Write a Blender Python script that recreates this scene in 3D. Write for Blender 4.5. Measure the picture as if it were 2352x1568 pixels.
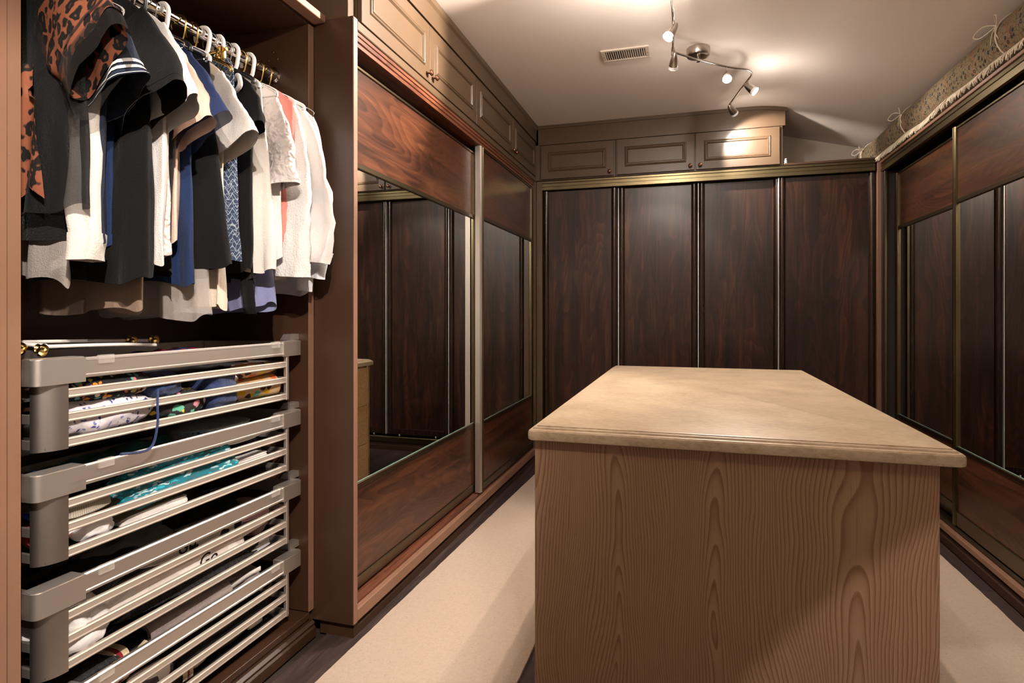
import bpy, bmesh, math, random
from mathutils import Vector, Matrix, noise as mnoise
from math import sin, cos, pi, radians, sqrt, atan2

for o in list(bpy.data.objects):
    bpy.data.objects.remove(o, do_unlink=True)
scene = bpy.context.scene
COL = scene.collection

# ------------------------------------------------------------------ camera
CAM_H = 1.2
cam_d = bpy.data.cameras.new('camera')
cam = bpy.data.objects.new('camera', cam_d)
COL.objects.link(cam)
cam.location = (0, 0, CAM_H)
cam.rotation_euler = (radians(90), 0, radians(16.59))
cam_d.sensor_width = 36.0
cam_d.lens = 1356 / 2352 * 36.0
cam_d.shift_y = -69 / 2352
cam_d.clip_start = 0.02
scene.camera = cam

# ------------------------------------------------------------------ world, exposure
w = bpy.data.worlds.new('world')
scene.world = w
w.use_nodes = True
w.node_tree.nodes['Background'].inputs[0].default_value = (0.9, 0.75, 0.6, 1)
w.node_tree.nodes['Background'].inputs[1].default_value = 0.02
vs = scene.view_settings
vs.view_transform = 'Standard'
vs.look = 'None'
vs.gamma = 1.0
vs.use_curve_mapping = False
vs.exposure = 1.42

# lamp heads of the ceiling fixture in view and of the one by the entrance behind the camera:
# (joint on the rod, aim direction, watts, cone degrees, spill watts)
RODZ = 2.605
HEADS_A = [
    ((-0.072, 2.50, RODZ), (-1.10, -0.45, -0.08), 130, 80, 13.0),
    ((-0.066, 2.95, RODZ), (-0.55, -0.30, -0.95), 40, 70, 0.35),
    ((-0.070, 3.30, RODZ), (-0.22, 1.30, -1.30), 24, 52, 0.2),
    ((0.213, 3.601, RODZ), (0.02, -0.75, -0.90), 46, 95, 0.35),
    ((0.350, 3.84, RODZ), (0.75, -0.25, -0.75), 15, 84, 1.0),
    ((0.277, 4.22, RODZ), (0.26, 0.40, -0.24), 26, 84, 0.1),
]
HEADS_B = [
    ((0.10, -0.40, RODZ), (-1.45, 1.75, -0.80), 36, 75, 2.4),
    ((0.30, -0.25, RODZ), (-1.70, 1.55, -1.86), 120, 44, 2.4),
    ((0.55, -0.05, RODZ), (0.248, 0.210, -0.946), 48, 67.4, 0.5),  # unseen head added; its cone edge draws the diagonal light on the island
    ((0.80, 0.10, RODZ), (0.25, 2.6, -1.00), 5, 60, 0.5),
]
LAMP_COL = (1.0, 0.872, 0.76)

# ------------------------------------------------------------------ mesh helpers
def link(o):
    COL.objects.link(o)
    return o

def empty(name, loc, label=None, cat=None, group=None, rz=0.0, kind=None):
    o = bpy.data.objects.new(name, None)
    o.empty_display_size = 0.05
    link(o)
    o.location = loc
    o.rotation_euler = (0, 0, rz)
    tag(o, label, cat, group, kind)
    return o

def tag(o, label=None, cat=None, group=None, kind=None):
    if label: o['label'] = label
    if cat: o['category'] = cat
    if group: o['group'] = group
    if kind: o['kind'] = kind
    return o

def root_loc(p):
    # parts hang on their thing with no offset of their own
    while p is not None and p.parent is not None:
        p = p.parent
    return Vector(p.location) if p is not None else Vector((0, 0, 0))

def mobj(name, verts, faces, mat, parent=None, smooth=False, local=False, angle=None):
    """verts in world coordinates unless local (then relative to the thing)."""
    me = bpy.data.meshes.new(name)
    off = Vector((0, 0, 0)) if (local or parent is None) else root_loc(parent)
    me.from_pydata([tuple(Vector(v) - off) for v in verts], [], faces)
    me.update()
    if mat is not None:
        for m in (mat if isinstance(mat, (list, tuple)) else [mat]):
            me.materials.append(m)
    if smooth:
        for p in me.polygons:
            p.use_smooth = True
        if angle:
            try:
                me.set_sharp_from_angle(angle=radians(angle))
            except Exception:
                pass
    o = bpy.data.objects.new(name, me)
    link(o)
    if parent is not None:
        o.parent = parent
    return o

def bm_obj(name, bm, mat, parent=None, smooth=False, local=False, angle=35):
    bmesh.ops.recalc_face_normals(bm, faces=bm.faces)
    vs_ = [v.co.copy() for v in bm.verts]
    bm.verts.index_update()
    fs = [[v.index for v in f.verts] for f in bm.faces]
    bm.free()
    return mobj(name, vs_, fs, mat, parent, smooth, local, angle)

def bm_box(bm, x0, x1, y0, y1, z0, z1, bev=0.0, seg=1):
    r = bmesh.ops.create_cube(bm, size=1.0)
    vv = r['verts']
    for v in vv:
        v.co = Vector(((x0 + x1) / 2 + v.co.x * (x1 - x0), (y0 + y1) / 2 + v.co.y * (y1 - y0), (z0 + z1) / 2 + v.co.z * (z1 - z0)))
    if bev > 0:
        es = {e for v in vv for e in v.link_edges}
        bmesh.ops.bevel(bm, geom=list(es), offset=bev, segments=seg, affect='EDGES', profile=0.5)

def box(name, x0, x1, y0, y1, z0, z1, mat, parent=None, bev=0.0015, seg=1, local=False):
    x0, x1 = min(x0, x1), max(x0, x1); y0, y1 = min(y0, y1), max(y0, y1); z0, z1 = min(z0, z1), max(z0, z1)
    bm = bmesh.new()
    bev = min(bev, 0.45 * min(x1 - x0, y1 - y0, z1 - z0))
    bm_box(bm, x0, x1, y0, y1, z0, z1, bev, seg)
    return bm_obj(name, bm, mat, parent, local=local)

def prism(name, poly, axis, a0, a1, mat, parent=None, smooth=False, angle=30, local=False):
    """poly: list of 2D points in the plane across `axis`; 'y': (x,z) points, 'x': (y,z), 'z': (x,y)."""
    n = len(poly)
    def p3(p, a):
        return {'y': (p[0], a, p[1]), 'x': (a, p[0], p[1]), 'z': (p[0], p[1], a)}[axis]
    v = [p3(p, a0) for p in poly] + [p3(p, a1) for p in poly]
    f = [[i, (i + 1) % n, n + (i + 1) % n, n + i] for i in range(n)]
    f += [list(range(n))[::-1], [n + i for i in range(n)]]
    bm = bmesh.new()
    bv = [bm.verts.new(q) for q in v]
    for q in f:
        bm.faces.new([bv[i] for i in q])
    return bm_obj(name, bm, mat, parent, smooth, local, angle)

def frames(pts):
    pts = [Vector(p) for p in pts]
    T = []
    for i in range(len(pts)):
        a = pts[max(i - 1, 0)]; b = pts[min(i + 1, len(pts) - 1)]
        T.append((b - a).normalized())
    up = Vector((0, 0, 1)) if abs(T[0].z) < 0.9 else Vector((0, 1, 0))
    N = [(up - T[0] * up.dot(T[0])).normalized()]
    for i in range(1, len(pts)):
        n = N[-1] - T[i] * N[-1].dot(T[i])
        N.append(n.normalized() if n.length > 1e-6 else N[-1])
    return pts, T, N

def tube_geo(pts, r, n=8, cap=True, closed=False):
    pts, T, N = frames(pts)
    V, F = [], []
    m = len(pts)
    for i in range(m):
        B = T[i].cross(N[i])
        rr = r[i] if isinstance(r, (list, tuple)) else r
        for k in range(n):
            a = 2 * pi * k / n
            V.append(pts[i] + (N[i] * cos(a) + B * sin(a)) * rr)
    for i in range(m - 1):
        for k in range(n):
            F.append([i * n + k, i * n + (k + 1) % n, (i + 1) * n + (k + 1) % n, (i + 1) * n + k])
    if closed:
        for k in range(n):
            F.append([(m - 1) * n + k, (m - 1) * n + (k + 1) % n, (k + 1) % n, k])
    elif cap:
        F.append(list(range(n))[::-1]); F.append([(m - 1) * n + k for k in range(n)])
    return V, F

def join_geo(parts):
    V, F = [], []
    for v, f in parts:
        o = len(V)
        V += list(v)
        F += [[i + o for i in q] for q in f]
    return V, F

def tube(name, pts, r, mat, parent=None, n=8, local=False, closed=False):
    V, F = tube_geo(pts, r, n, closed=closed)
    return mobj(name, V, F, mat, parent, True, local, 50)

def smooth_path(ctrl, per=6, closed=False):
    c = [Vector(p) for p in ctrl]
    out = []
    n = len(c)
    rng = range(n if closed else n - 1)
    for i in rng:
        p0 = c[(i - 1) % n] if (closed or i > 0) else c[0]
        p1, p2 = c[i], c[(i + 1) % n]
        p3 = c[(i + 2) % n] if (closed or i + 2 < n) else c[-1]
        for k in range(per):
            t = k / per
            out.append(0.5 * ((2 * p1) + (p2 - p0) * t + (2 * p0 - 5 * p1 + 4 * p2 - p3) * t * t + (3 * p1 - p0 - 3 * p2 + p3) * t ** 3))
    if not closed:
        out.append(c[-1])
    return out

def lathe_geo(prof, origin, axis, n=24):
    """prof: list of (r, h) along axis from origin."""
    ax = Vector(axis).normalized()
    up = Vector((0, 0, 1)) if abs(ax.z) < 0.9 else Vector((1, 0, 0))
    U = (up - ax * up.dot(ax)).normalized(); W = ax.cross(U)
    V, F = [], []
    o = Vector(origin)
    for r, h in prof:
        for k in range(n):
            a = 2 * pi * k / n
            V.append(o + ax * h + (U * cos(a) + W * sin(a)) * max(r, 1e-5))
    for i in range(len(prof) - 1):
        for k in range(n):
            F.append([i * n + k, i * n + (k + 1) % n, (i + 1) * n + (k + 1) % n, (i + 1) * n + k])
    return V, F

def lathe(name, prof, origin, axis, mat, parent=None, n=24, local=False, angle=40):
    V, F = lathe_geo(prof, origin, axis, n)
    return mobj(name, V, F, mat, parent, True, local, angle)

# ------------------------------------------------------------------ material helpers
class NT:
    def __init__(self, name):
        self.m = bpy.data.materials.new(name)
        self.m.use_nodes = True
        self.t = self.m.node_tree
        self.b = self.t.nodes['Principled BSDF']
        self.out = self.t.nodes['Material Output']
    def n(self, typ, **kw):
        nd = self.t.nodes.new(typ)
        for k, v in kw.items():
            if k in nd.bl_rna.properties:
                setattr(nd, k, v)
        return nd
    def l(self, a, b):
        self.t.links.new(a, b)
    def val(self, sock, v):
        if hasattr(v, 'is_linked') or hasattr(v, 'links'):
            self.l(v, sock)
        else:
            sock.default_value = v
    def math(self, op, a, b=0.0, c=None):
        nd = self.n('ShaderNodeMath', operation=op)
        self.val(nd.inputs[0], a); self.val(nd.inputs[1], b)
        if c is not None: self.val(nd.inputs[2], c)
        return nd.outputs[0]
    def coords(self, kind='Object'):
        return self.n('ShaderNodeTexCoord').outputs[kind]
    def mapping(self, vec, scale=(1, 1, 1), loc=(0, 0, 0), rot=(0, 0, 0)):
        mp = self.n('ShaderNodeMapping')
        self.l(vec, mp.inputs[0])
        mp.inputs['Scale'].default_value = scale
        mp.inputs['Location'].default_value = loc
        mp.inputs['Rotation'].default_value = rot
        return mp.outputs[0]
    def noise(self, vec, scale=5, detail=4, rough=0.5, dist=0.0):
        nd = self.n('ShaderNodeTexNoise')
        self.l(vec, nd.inputs['Vector'])
        nd.inputs['Scale'].default_value = scale; nd.inputs['Detail'].default_value = detail
        nd.inputs['Roughness'].default_value = rough; nd.inputs['Distortion'].default_value = dist
        return nd.outputs[0]
    def voronoi(self, vec, scale=5, feature='F1', out=0, rand=1.0):
        nd = self.n('ShaderNodeTexVoronoi', feature=feature)
        self.l(vec, nd.inputs['Vector'])
        nd.inputs['Scale'].default_value = scale
        nd.inputs['Randomness'].default_value = rand
        return nd.outputs[out]
    def ramp(self, fac, stops, interp='LINEAR'):
        nd = self.n('ShaderNodeValToRGB')
        nd.color_ramp.interpolation = interp
        el = nd.color_ramp.elements
        while len(el) < len(stops):
            el.new(0.5)
        for e, (p, c) in zip(el, stops):
            e.position = p
            e.color = (c[0], c[1], c[2], 1) if not isinstance(c, (int, float)) else (c, c, c, 1)
        self.l(fac, nd.inputs[0])
        return nd.outputs[0]
    def mix(self, fac, a, b, mode='MIX'):
        nd = self.n('ShaderNodeMix', data_type='RGBA', blend_type=mode)
        self.val(nd.inputs[0], fac)
        for s, v in ((nd.inputs[6], a), (nd.inputs[7], b)):
            if isinstance(v, (tuple, list)): s.default_value = (v[0], v[1], v[2], 1)
            else: self.l(v, s)
        return nd.outputs[2]
    def bump(self, h, strength=0.2, dist=0.01):
        nd = self.n('ShaderNodeBump')
        self.l(h, nd.inputs['Height'])
        nd.inputs['Strength'].default_value = strength
        nd.inputs['Distance'].default_value = dist
        self.l(nd.outputs[0], self.b.inputs['Normal'])
    def base(self, c):
        if isinstance(c, (tuple, list)): self.b.inputs['Base Color'].default_value = (c[0], c[1], c[2], 1)
        else: self.l(c, self.b.inputs['Base Color'])
    def set(self, rough=None, metal=None, spec=None, trans=None, alpha=None, coat=None, sheen=None, ior=None):
        I = self.b.inputs
        for k, v in (('Roughness', rough), ('Metallic', metal), ('Specular IOR Level', spec), ('Transmission Weight', trans), ('Alpha', alpha), ('Coat Weight', coat), ('Sheen Weight', sheen), ('IOR', ior)):
            if v is not None:
                self.val(I[k], v)
        return self

def srgb(r, g, b):
    f = lambda c: (c / 255) / 12.92 if c <= 10.31 else ((c / 255 + 0.055) / 1.055) ** 2.4
    return (f(r), f(g), f(b))

def plain(name, col, rough=0.5, metal=0.0, bump=0.0, bscale=200, spec=None, var=0.0):
    m = NT(name)
    co = m.coords()
    if var > 0:
        nz = m.noise(co, 6, 4)
        m.base(m.mix(nz, tuple(c * (1 - var) for c in col), tuple(min(1, c * (1 + var)) for c in col)))
    else:
        m.base(col)
    m.set(rough=rough, metal=metal, spec=spec)
    if bump > 0:
        m.bump(m.noise(co, bscale, 3), bump, 0.002)
    return m.m

def wood(name, grain, dark, mid, light, stretch=9.0, scale=2.2, rough=0.32, coat=0.0, wav=0.7, freq=26.0):
    """figured veneer; grain = axis letter along which the figure is stretched."""
    m = NT(name)
    co = m.coords()
    def sc(k, a=1.0):
        return {'x': (a, k, k), 'y': (k, a, k), 'z': (k, k, a)}[grain]
    # slow contour field: its level lines make the flowing figure
    big = m.noise(m.mapping(co, sc(stretch * 0.55, 0.75)), scale * 0.62, 2, 0.45, 0.25)
    ln = m.math('FRACT', m.math('MULTIPLY', big, freq))
    ln = m.ramp(ln, [(0.0, 0.0), (0.70, 0.75), (0.90, 1.0), (1.0, 0.0)])
    band = m.noise(m.mapping(co, sc(stretch * 1.3, 0.6)), scale, 4, 0.6, wav)
    fib = m.noise(m.mapping(co, sc(stretch * 26, 3.0)), scale * 2, 3, 0.6)
    t = m.math('ADD', m.math('MULTIPLY', band, 0.95), m.math('MULTIPLY', ln, -0.17))
    t = m.math('ADD', t, m.math('MULTIPLY', m.math('SUBTRACT', fib, 0.5), 0.30))
    m.base(m.ramp(t, [(0.22, dark), (0.42, mid), (0.66, light)]))
    m.set(rough=rough, coat=coat)
    m.bump(fib, 0.04, 0.001)
    return m.m

# ------------------------------------------------------------------ materials
M = {}
M['brown'] = plain('brown_painted_board', (0.048, 0.022, 0.0115), 0.38, bump=0.04, bscale=60, var=0.06)
def worn_edge():
    m = NT('brown_board_edge')
    co = m.coords()
    c = m.mix(m.noise(co, 6, 4), (0.21, 0.11, 0.068), (0.27, 0.145, 0.092))
    chip = m.ramp(m.noise(m.mapping(co, (1, 1, 0.55)), 60, 5, 0.75), [(0.715, 0.0), (0.735, 1.0)])
    m.base(m.mix(chip, c, (0.66, 0.58, 0.50)))
    m.set(rough=0.5)
    m.bump(m.noise(co, 250, 3), 0.15, 0.002)
    return m.m
M['brown_edge'] = worn_edge()
M['cab'] = plain('taupe_cabinet_paint', (0.084, 0.052, 0.029), 0.36, bump=0.03, bscale=50, var=0.05)
M['cab_in'] = plain('dark_cabinet_interior', (0.03, 0.02, 0.015), 0.7)
M['walnut_y'] = wood('walnut_veneer_horizontal', 'y', (0.026, 0.0085, 0.0045), (0.068, 0.022, 0.010), (0.130, 0.045, 0.019), rough=0.30, stretch=8.5, scale=1.6)
M['walnut_z'] = wood('wenge_veneer_vertical', 'z', (0.009, 0.004, 0.0028), (0.027, 0.010, 0.0058), (0.078, 0.025, 0.012), rough=0.33, stretch=8.0, scale=1.8, freq=18.0)
M['stile_dark'] = wood('dark_stile', 'z', (0.012, 0.006, 0.004), (0.024, 0.012, 0.007), (0.04, 0.02, 0.011), rough=0.22, stretch=20.0)
M['rail_red'] = wood('red_brown_track_wood', 'y', (0.05, 0.016, 0.008), (0.14, 0.045, 0.022), (0.2, 0.07, 0.035), rough=0.35, stretch=22.0)
M['brass'] = plain('olive_brass_track', (0.175, 0.142, 0.080), 0.30, 1.0, var=0.08)
M['brass_dark'] = plain('bronze_door_rail', (0.15, 0.115, 0.07), 0.33, 1.0, var=0.06)
M['gold'] = plain('gold_metal', (0.83, 0.58, 0.2), 0.16, 1.0)
M['alu'] = plain('brushed_aluminium', (0.60, 0.555, 0.52), 0.46, 0.9, bump=0.05, bscale=400)
M['alu_bright'] = plain('bright_aluminium_edge', (0.86, 0.85, 0.84), 0.18, 1.0)
M['silver'] = plain('silver_door_edge', (0.62, 0.61, 0.61), 0.4, 0.2)
M['slat'] = plain('satin_aluminium_slat', (0.56, 0.49, 0.43), 0.55, 0.6)
M['post'] = plain('satin_grey_metal_post', (0.50, 0.47, 0.45), 0.40, 1.0)
M['nickel'] = plain('brushed_nickel', (0.50, 0.45, 0.40), 0.25, 1.0)
M['chrome'] = plain('chrome', (0.75, 0.74, 0.73), 0.07, 1.0)
M['mirror'] = plain('mirror_glass', (0.80, 0.82, 0.80), 0.0, 1.0)
M['glass_edge'] = plain('glass_edge', (0.25, 0.42, 0.36), 0.1)
M['black'] = plain('black_shadow_gap', (0.004, 0.004, 0.004), 0.8)  # near-black colour paints the shade in the gaps behind the sliding doors
M['copper'] = plain('antique_copper_knob', (0.26, 0.115, 0.075), 0.28, 1.0)
M['white_pl'] = plain('white_plastic', (0.80, 0.77, 0.73), 0.35)
M['black_pl'] = plain('black_plastic', (0.012, 0.012, 0.013), 0.3)
M['vent'] = plain('cream_vent_paint', (0.62, 0.54, 0.46), 0.5)
M['vent_in'] = plain('vent_duct', (0.05, 0.05, 0.05), 0.7)
M['clear'] = NT('clear_plastic_clip').set(rough=0.12, alpha=0.22).m
M['clear'].node_tree.nodes['Principled BSDF'].inputs['Base Color'].default_value = (0.85, 0.8, 0.75, 1)
M['smoke'] = plain('smoked_basket_floor', (0.035, 0.034, 0.036), 0.12)

def paint(name, col, rough=0.9):
    m = NT(name)
    co = m.coords()
    m.base(m.mix(m.noise(co, 1.3, 3), tuple(c * 0.96 for c in col), tuple(min(1, c * 1.03) for c in col)))
    m.set(rough=rough, spec=0.2)
    m.bump(m.noise(co, 260, 2), 0.08, 0.001)
    return m.m
M['ceil'] = paint('warm_white_ceiling_paint', (0.82, 0.745, 0.695))
M['wall'] = paint('warm_white_wall_paint', (0.72, 0.64, 0.56))

def mk_carpet():
    m = NT('beige_cut_pile')
    co = m.coords()
    f = m.noise(co, 420, 3, 0.7)
    g = m.noise(co, 9, 4, 0.6)
    sp = m.noise(co, 130, 2, 0.6)
    mo = m.noise(co, 70, 4, 0.75)
    c = m.mix(f, (0.44, 0.315, 0.225), (0.88, 0.715, 0.57))
    c = m.mix(m.math('MULTIPLY', g, 0.35), c, (0.60, 0.46, 0.34))
    c = m.mix(m.ramp(mo, [(0.35, 0.22), (0.6, 0.0)]), c, (0.42, 0.30, 0.21))
    c = m.mix(m.ramp(sp, [(0.25, 0.5), (0.36, 0.0)]), c, (0.30, 0.19, 0.12))
    m.base(c)
    m.set(rough=1.0, spec=0.05, sheen=0.25)
    m.bump(m.math('ADD', f, m.math('MULTIPLY', g, 0.4)), 0.9, 0.006)
    return m.m
M['carpet'] = mk_carpet()

def mk_plank():
    m = NT('dark_oak_plank')
    co = m.coords()
    r = m.n('ShaderNodeObjectInfo').outputs['Random']
    comb = m.n('ShaderNodeCombineXYZ')
    m.l(m.math('MULTIPLY', r, 37.0), comb.inputs[2])
    add = m.n('ShaderNodeVectorMath', operation='ADD')
    m.l(co, add.inputs[0]); m.l(comb.outputs[0], add.inputs[1])
    v = add.outputs[0]
    a = m.noise(m.mapping(v, (40, 2.2, 40)), 1.6, 6, 0.65, 0.4)
    b = m.noise(m.mapping(v, (180, 7, 180)), 1.5, 3)
    t = m.math('ADD', m.math('MULTIPLY', a, 0.7), m.math('MULTIPLY', b, 0.3))
    t = m.math('ADD', t, m.math('MULTIPLY', m.math('SUBTRACT', r, 0.5), 0.12))
    m.base(m.ramp(t, [(0.3, (0.018, 0.012, 0.012)), (0.55, (0.055, 0.037, 0.034)), (0.75, (0.11, 0.078, 0.07))]))
    m.set(rough=0.42)
    m.bump(t, 0.25, 0.002)
    return m.m
M['plank'] = mk_plank()

def mk_oak(name, face='x', hue=1.0):
    """flat-sawn oak veneer, grain upright; face = horizontal axis of the visible face."""
    m = NT(name)
    co = m.coords()
    sep = m.n('ShaderNodeSeparateXYZ'); m.l(co, sep.inputs[0])
    if face == 'x': h = m.math('ADD', sep.outputs[0], m.math('MULTIPLY', sep.outputs[1], 0.0))
    else: h = sep.outputs[1]
    z = sep.outputs[2]
    wob = m.noise(m.mapping(co, (2.4, 2.4, 0.75)), 1.4, 2, 0.5)
    wob2 = m.noise(m.mapping(co, (22, 22, 7.0)), 1.0, 3, 0.55)
    leaf = m.math('ADD', h, m.math('MULTIPLY', m.math('SUBTRACT', wob, 0.5), 0.20))
    leaf = m.math('ADD', leaf, m.math('MULTIPLY', m.math('SUBTRACT', wob2, 0.5), 0.009))
    xm = m.math('SUBTRACT', m.math('PINGPONG', m.math('ADD', leaf, 10.03), 0.30), 0.15)
    dep = m.math('ADD', m.math('MULTIPLY', z, 0.045), m.math('MULTIPLY', m.math('SUBTRACT', m.noise(m.mapping(co, (1.6, 1.6, 1.5)), 1.0, 2), 0.5), 0.12))
    # distance from the pith of a tilted trunk gives the cathedral arches
    dep2 = m.math('ADD', dep, 0.01)
    rr = m.math('SQRT', m.math('ADD', m.math('MULTIPLY', xm, xm), m.math('MULTIPLY', dep2, dep2)))
    rings = m.math('FRACT', m.math('MULTIPLY', rr, 140.0))
    line = m.ramp(rings, [(0.0, 0.0), (0.5, 0.25), (0.84, 1.0), (0.94, 0.85), (1.0, 0.0)])
    fib = m.noise(m.mapping(co, (260, 260, 5)), 1.0, 3, 0.6)
    fib2 = m.noise(m.mapping(co, (60, 60, 1.2)), 1.0, 3, 0.6)
    fac = m.math('MULTIPLY', line, m.math('ADD', 0.45, m.math('MULTIPLY', fib, 0.7)))
    c = m.mix(fib2, (0.31 * hue, 0.180 * hue, 0.105), (0.39 * hue, 0.245 * hue, 0.155))  # veneer tone darkened to hold the shade on the island's near end
    c = m.mix(fac, c, (0.175, 0.080, 0.036))
    c = m.mix(m.ramp(fib, [(0.30, 0.55), (0.42, 0.0)]), c, (0.20, 0.11, 0.06))
    m.base(c)
    m.set(rough=0.5, spec=0.35)
    m.bump(m.math('MULTIPLY', fac, -1.0), 0.18, 0.001)
    return m.m
M['oak'] = mk_oak('oak_veneer_upright', 'x')

def mk_oak_h():
    m = NT('oak_drawer_front')
    co = m.coords()
    a = m.noise(m.mapping(co, (6, 1.3, 9)), 2.0, 3, 0.5, 0.6)
    rg = m.math('FRACT', m.math('MULTIPLY', a, 14.0))
    fib = m.noise(m.mapping(co, (200, 5, 200)), 1.0, 3)
    c = m.mix(m.ramp(rg, [(0.0, 0.0), (0.8, 0.8), (1.0, 0.0)]), (0.62, 0.40, 0.19), (0.42, 0.24, 0.10))
    c = m.mix(m.math('MULTIPLY', fib, 0.3), c, (0.36, 0.2, 0.08))
    m.base(c); m.set(rough=0.45)
    return m.m
M['oak_h'] = mk_oak_h()

def mk_counter():
    m = NT('beige_stone_look_laminate')
    co = m.coords()
    a = m.noise(m.mapping(co, (0.7, 2.2, 1.5)), 60, 5, 0.7)
    b = m.noise(m.mapping(co, (1, 1, 1)), 7, 5, 0.65)
    st = m.noise(m.mapping(co, (14, 40, 20)), 3.0, 3, 0.6)
    t = m.math('ADD', m.math('MULTIPLY', a, 0.55), m.math('MULTIPLY', b, 0.45))
    c = m.ramp(t, [(0.32, (0.32, 0.23, 0.145)), (0.5, (0.49, 0.375, 0.25)), (0.68, (0.63, 0.51, 0.365))])
    c = m.mix(m.ramp(st, [(0.60, 0.0), (0.72, 0.5)]), c, (0.30, 0.20, 0.11))
    m.base(c)
    m.set(rough=0.36, spec=0.4)
    return m.m
M['counter'] = mk_counter()
# ================================================================== the room
FLOOR_W = (-1.86, 1.92); ROOM_Y = (-1.3, 5.26)
FLAT_Z = 2.68; BEND_X = 0.42; SLOPE = 0.255
def ceil_z(x):
    d = x - BEND_X
    if d <= 0: return FLAT_Z
    if d < 0.30: return FLAT_Z - SLOPE * d * d / 0.60
    return FLAT_Z - SLOPE * 0.15 - SLOPE * (d - 0.30)

floor = box('floor', FLOOR_W[0], FLOOR_W[1], ROOM_Y[0], ROOM_Y[1], -0.09, -0.012, M['cab_in'], bev=0)
tag(floor, 'dark wood plank floor', None, None, 'structure')
random.seed(4)
pw, pl = 0.142, 1.28
bm = bmesh.new(); bm_box(bm, -pw / 2 + 0.0009, pw / 2 - 0.0009, -pl / 2 + 0.0009, pl / 2 - 0.0009, -0.012, 0.0, 0.0012)
plank0 = bm_obj('plank', bm, M['plank'], floor)
pmesh = plank0.data
bpy.data.objects.remove(plank0)
i = 0
x = FLOOR_W[0] + pw / 2
while x < FLOOR_W[1]:
    y = ROOM_Y[0] - random.random() * pl + pl / 2
    while y < ROOM_Y[1] + pl / 2:
        if -1.34 < x < 1.3 and y + pl / 2 > 0.9 and y - pl / 2 < 4.66:
            p = bpy.data.objects.new('plank', pmesh); link(p); p.parent = floor
            p.location = (x, y, 0)
        y += pl
    x += pw

# ceiling: flat, a short curve, then a slope down to the right
xs = [FLOOR_W[0], -1.0, 0.0] + [BEND_X + 0.05 * k for k in range(7)] + [1.0, 1.5, FLOOR_W[1]]
V = []; F = []
for xx in xs:
    for yy in ROOM_Y:
        V.append((xx, yy, ceil_z(xx)))
for xx in xs:
    for yy in ROOM_Y:
        V.append((xx, yy, ceil_z(xx) + 0.08))
k = len(xs) * 2
for i in range(len(xs) - 1):
    a = i * 2
    F.append([a, a + 2, a + 3, a + 1][::-1]); F.append([k + a, k + a + 2, k + a + 3, k + a + 1])
ceil = mobj('ceiling', V, F, M['ceil'], smooth=True, angle=60)
tag(ceil, 'warm white ceiling curving down to a slope on the right', None, None, 'structure')
def wall(name, x0, x1, y0, y1, z1, label):
    tag(box(name, x0, x1, y0, y1, 0, z1, M['wall'], bev=0), label, None, None, 'structure')
wall('wall_left', FLOOR_W[0] - 0.06, FLOOR_W[0], ROOM_Y[0], ROOM_Y[1], 2.76, 'left wall behind the wardrobes')
wall('wall_right', FLOOR_W[1], FLOOR_W[1] + 0.06, ROOM_Y[0], ROOM_Y[1], 2.45, 'low right wall under the sloped ceiling')
wall('wall_back', FLOOR_W[0], FLOOR_W[1], ROOM_Y[1], ROOM_Y[1] + 0.06, 2.76, 'back wall seen above the low wardrobe')
wall('wall_front', FLOOR_W[0], FLOOR_W[1], ROOM_Y[0] - 0.06, ROOM_Y[0], 2.76, 'wall behind the viewer')

# ================================================================== left sliding wardrobe
XL = -1.165          # front of the left frame
Y0L, Y1L = 1.89, 4.60
XB = -1.80
def plinth(name, parent, face, a0, a1, axis, sgn, ztop=0.095, mat='brown'):
    """moulded base board: face plane coordinate, running a0..a1 along axis."""
    pr = [(0.030, 0.0), (0.0, 0.0), (0.0, ztop * 0.52), (0.007, ztop * 0.58), (0.005, ztop * 0.70), (0.014, ztop * 0.80), (0.016, ztop), (0.030, ztop)]
    poly = [(face - sgn * d, z) for d, z in pr]
    prism(name, poly, axis, a0, a1, M[mat], parent, smooth=True, angle=25)

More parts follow.
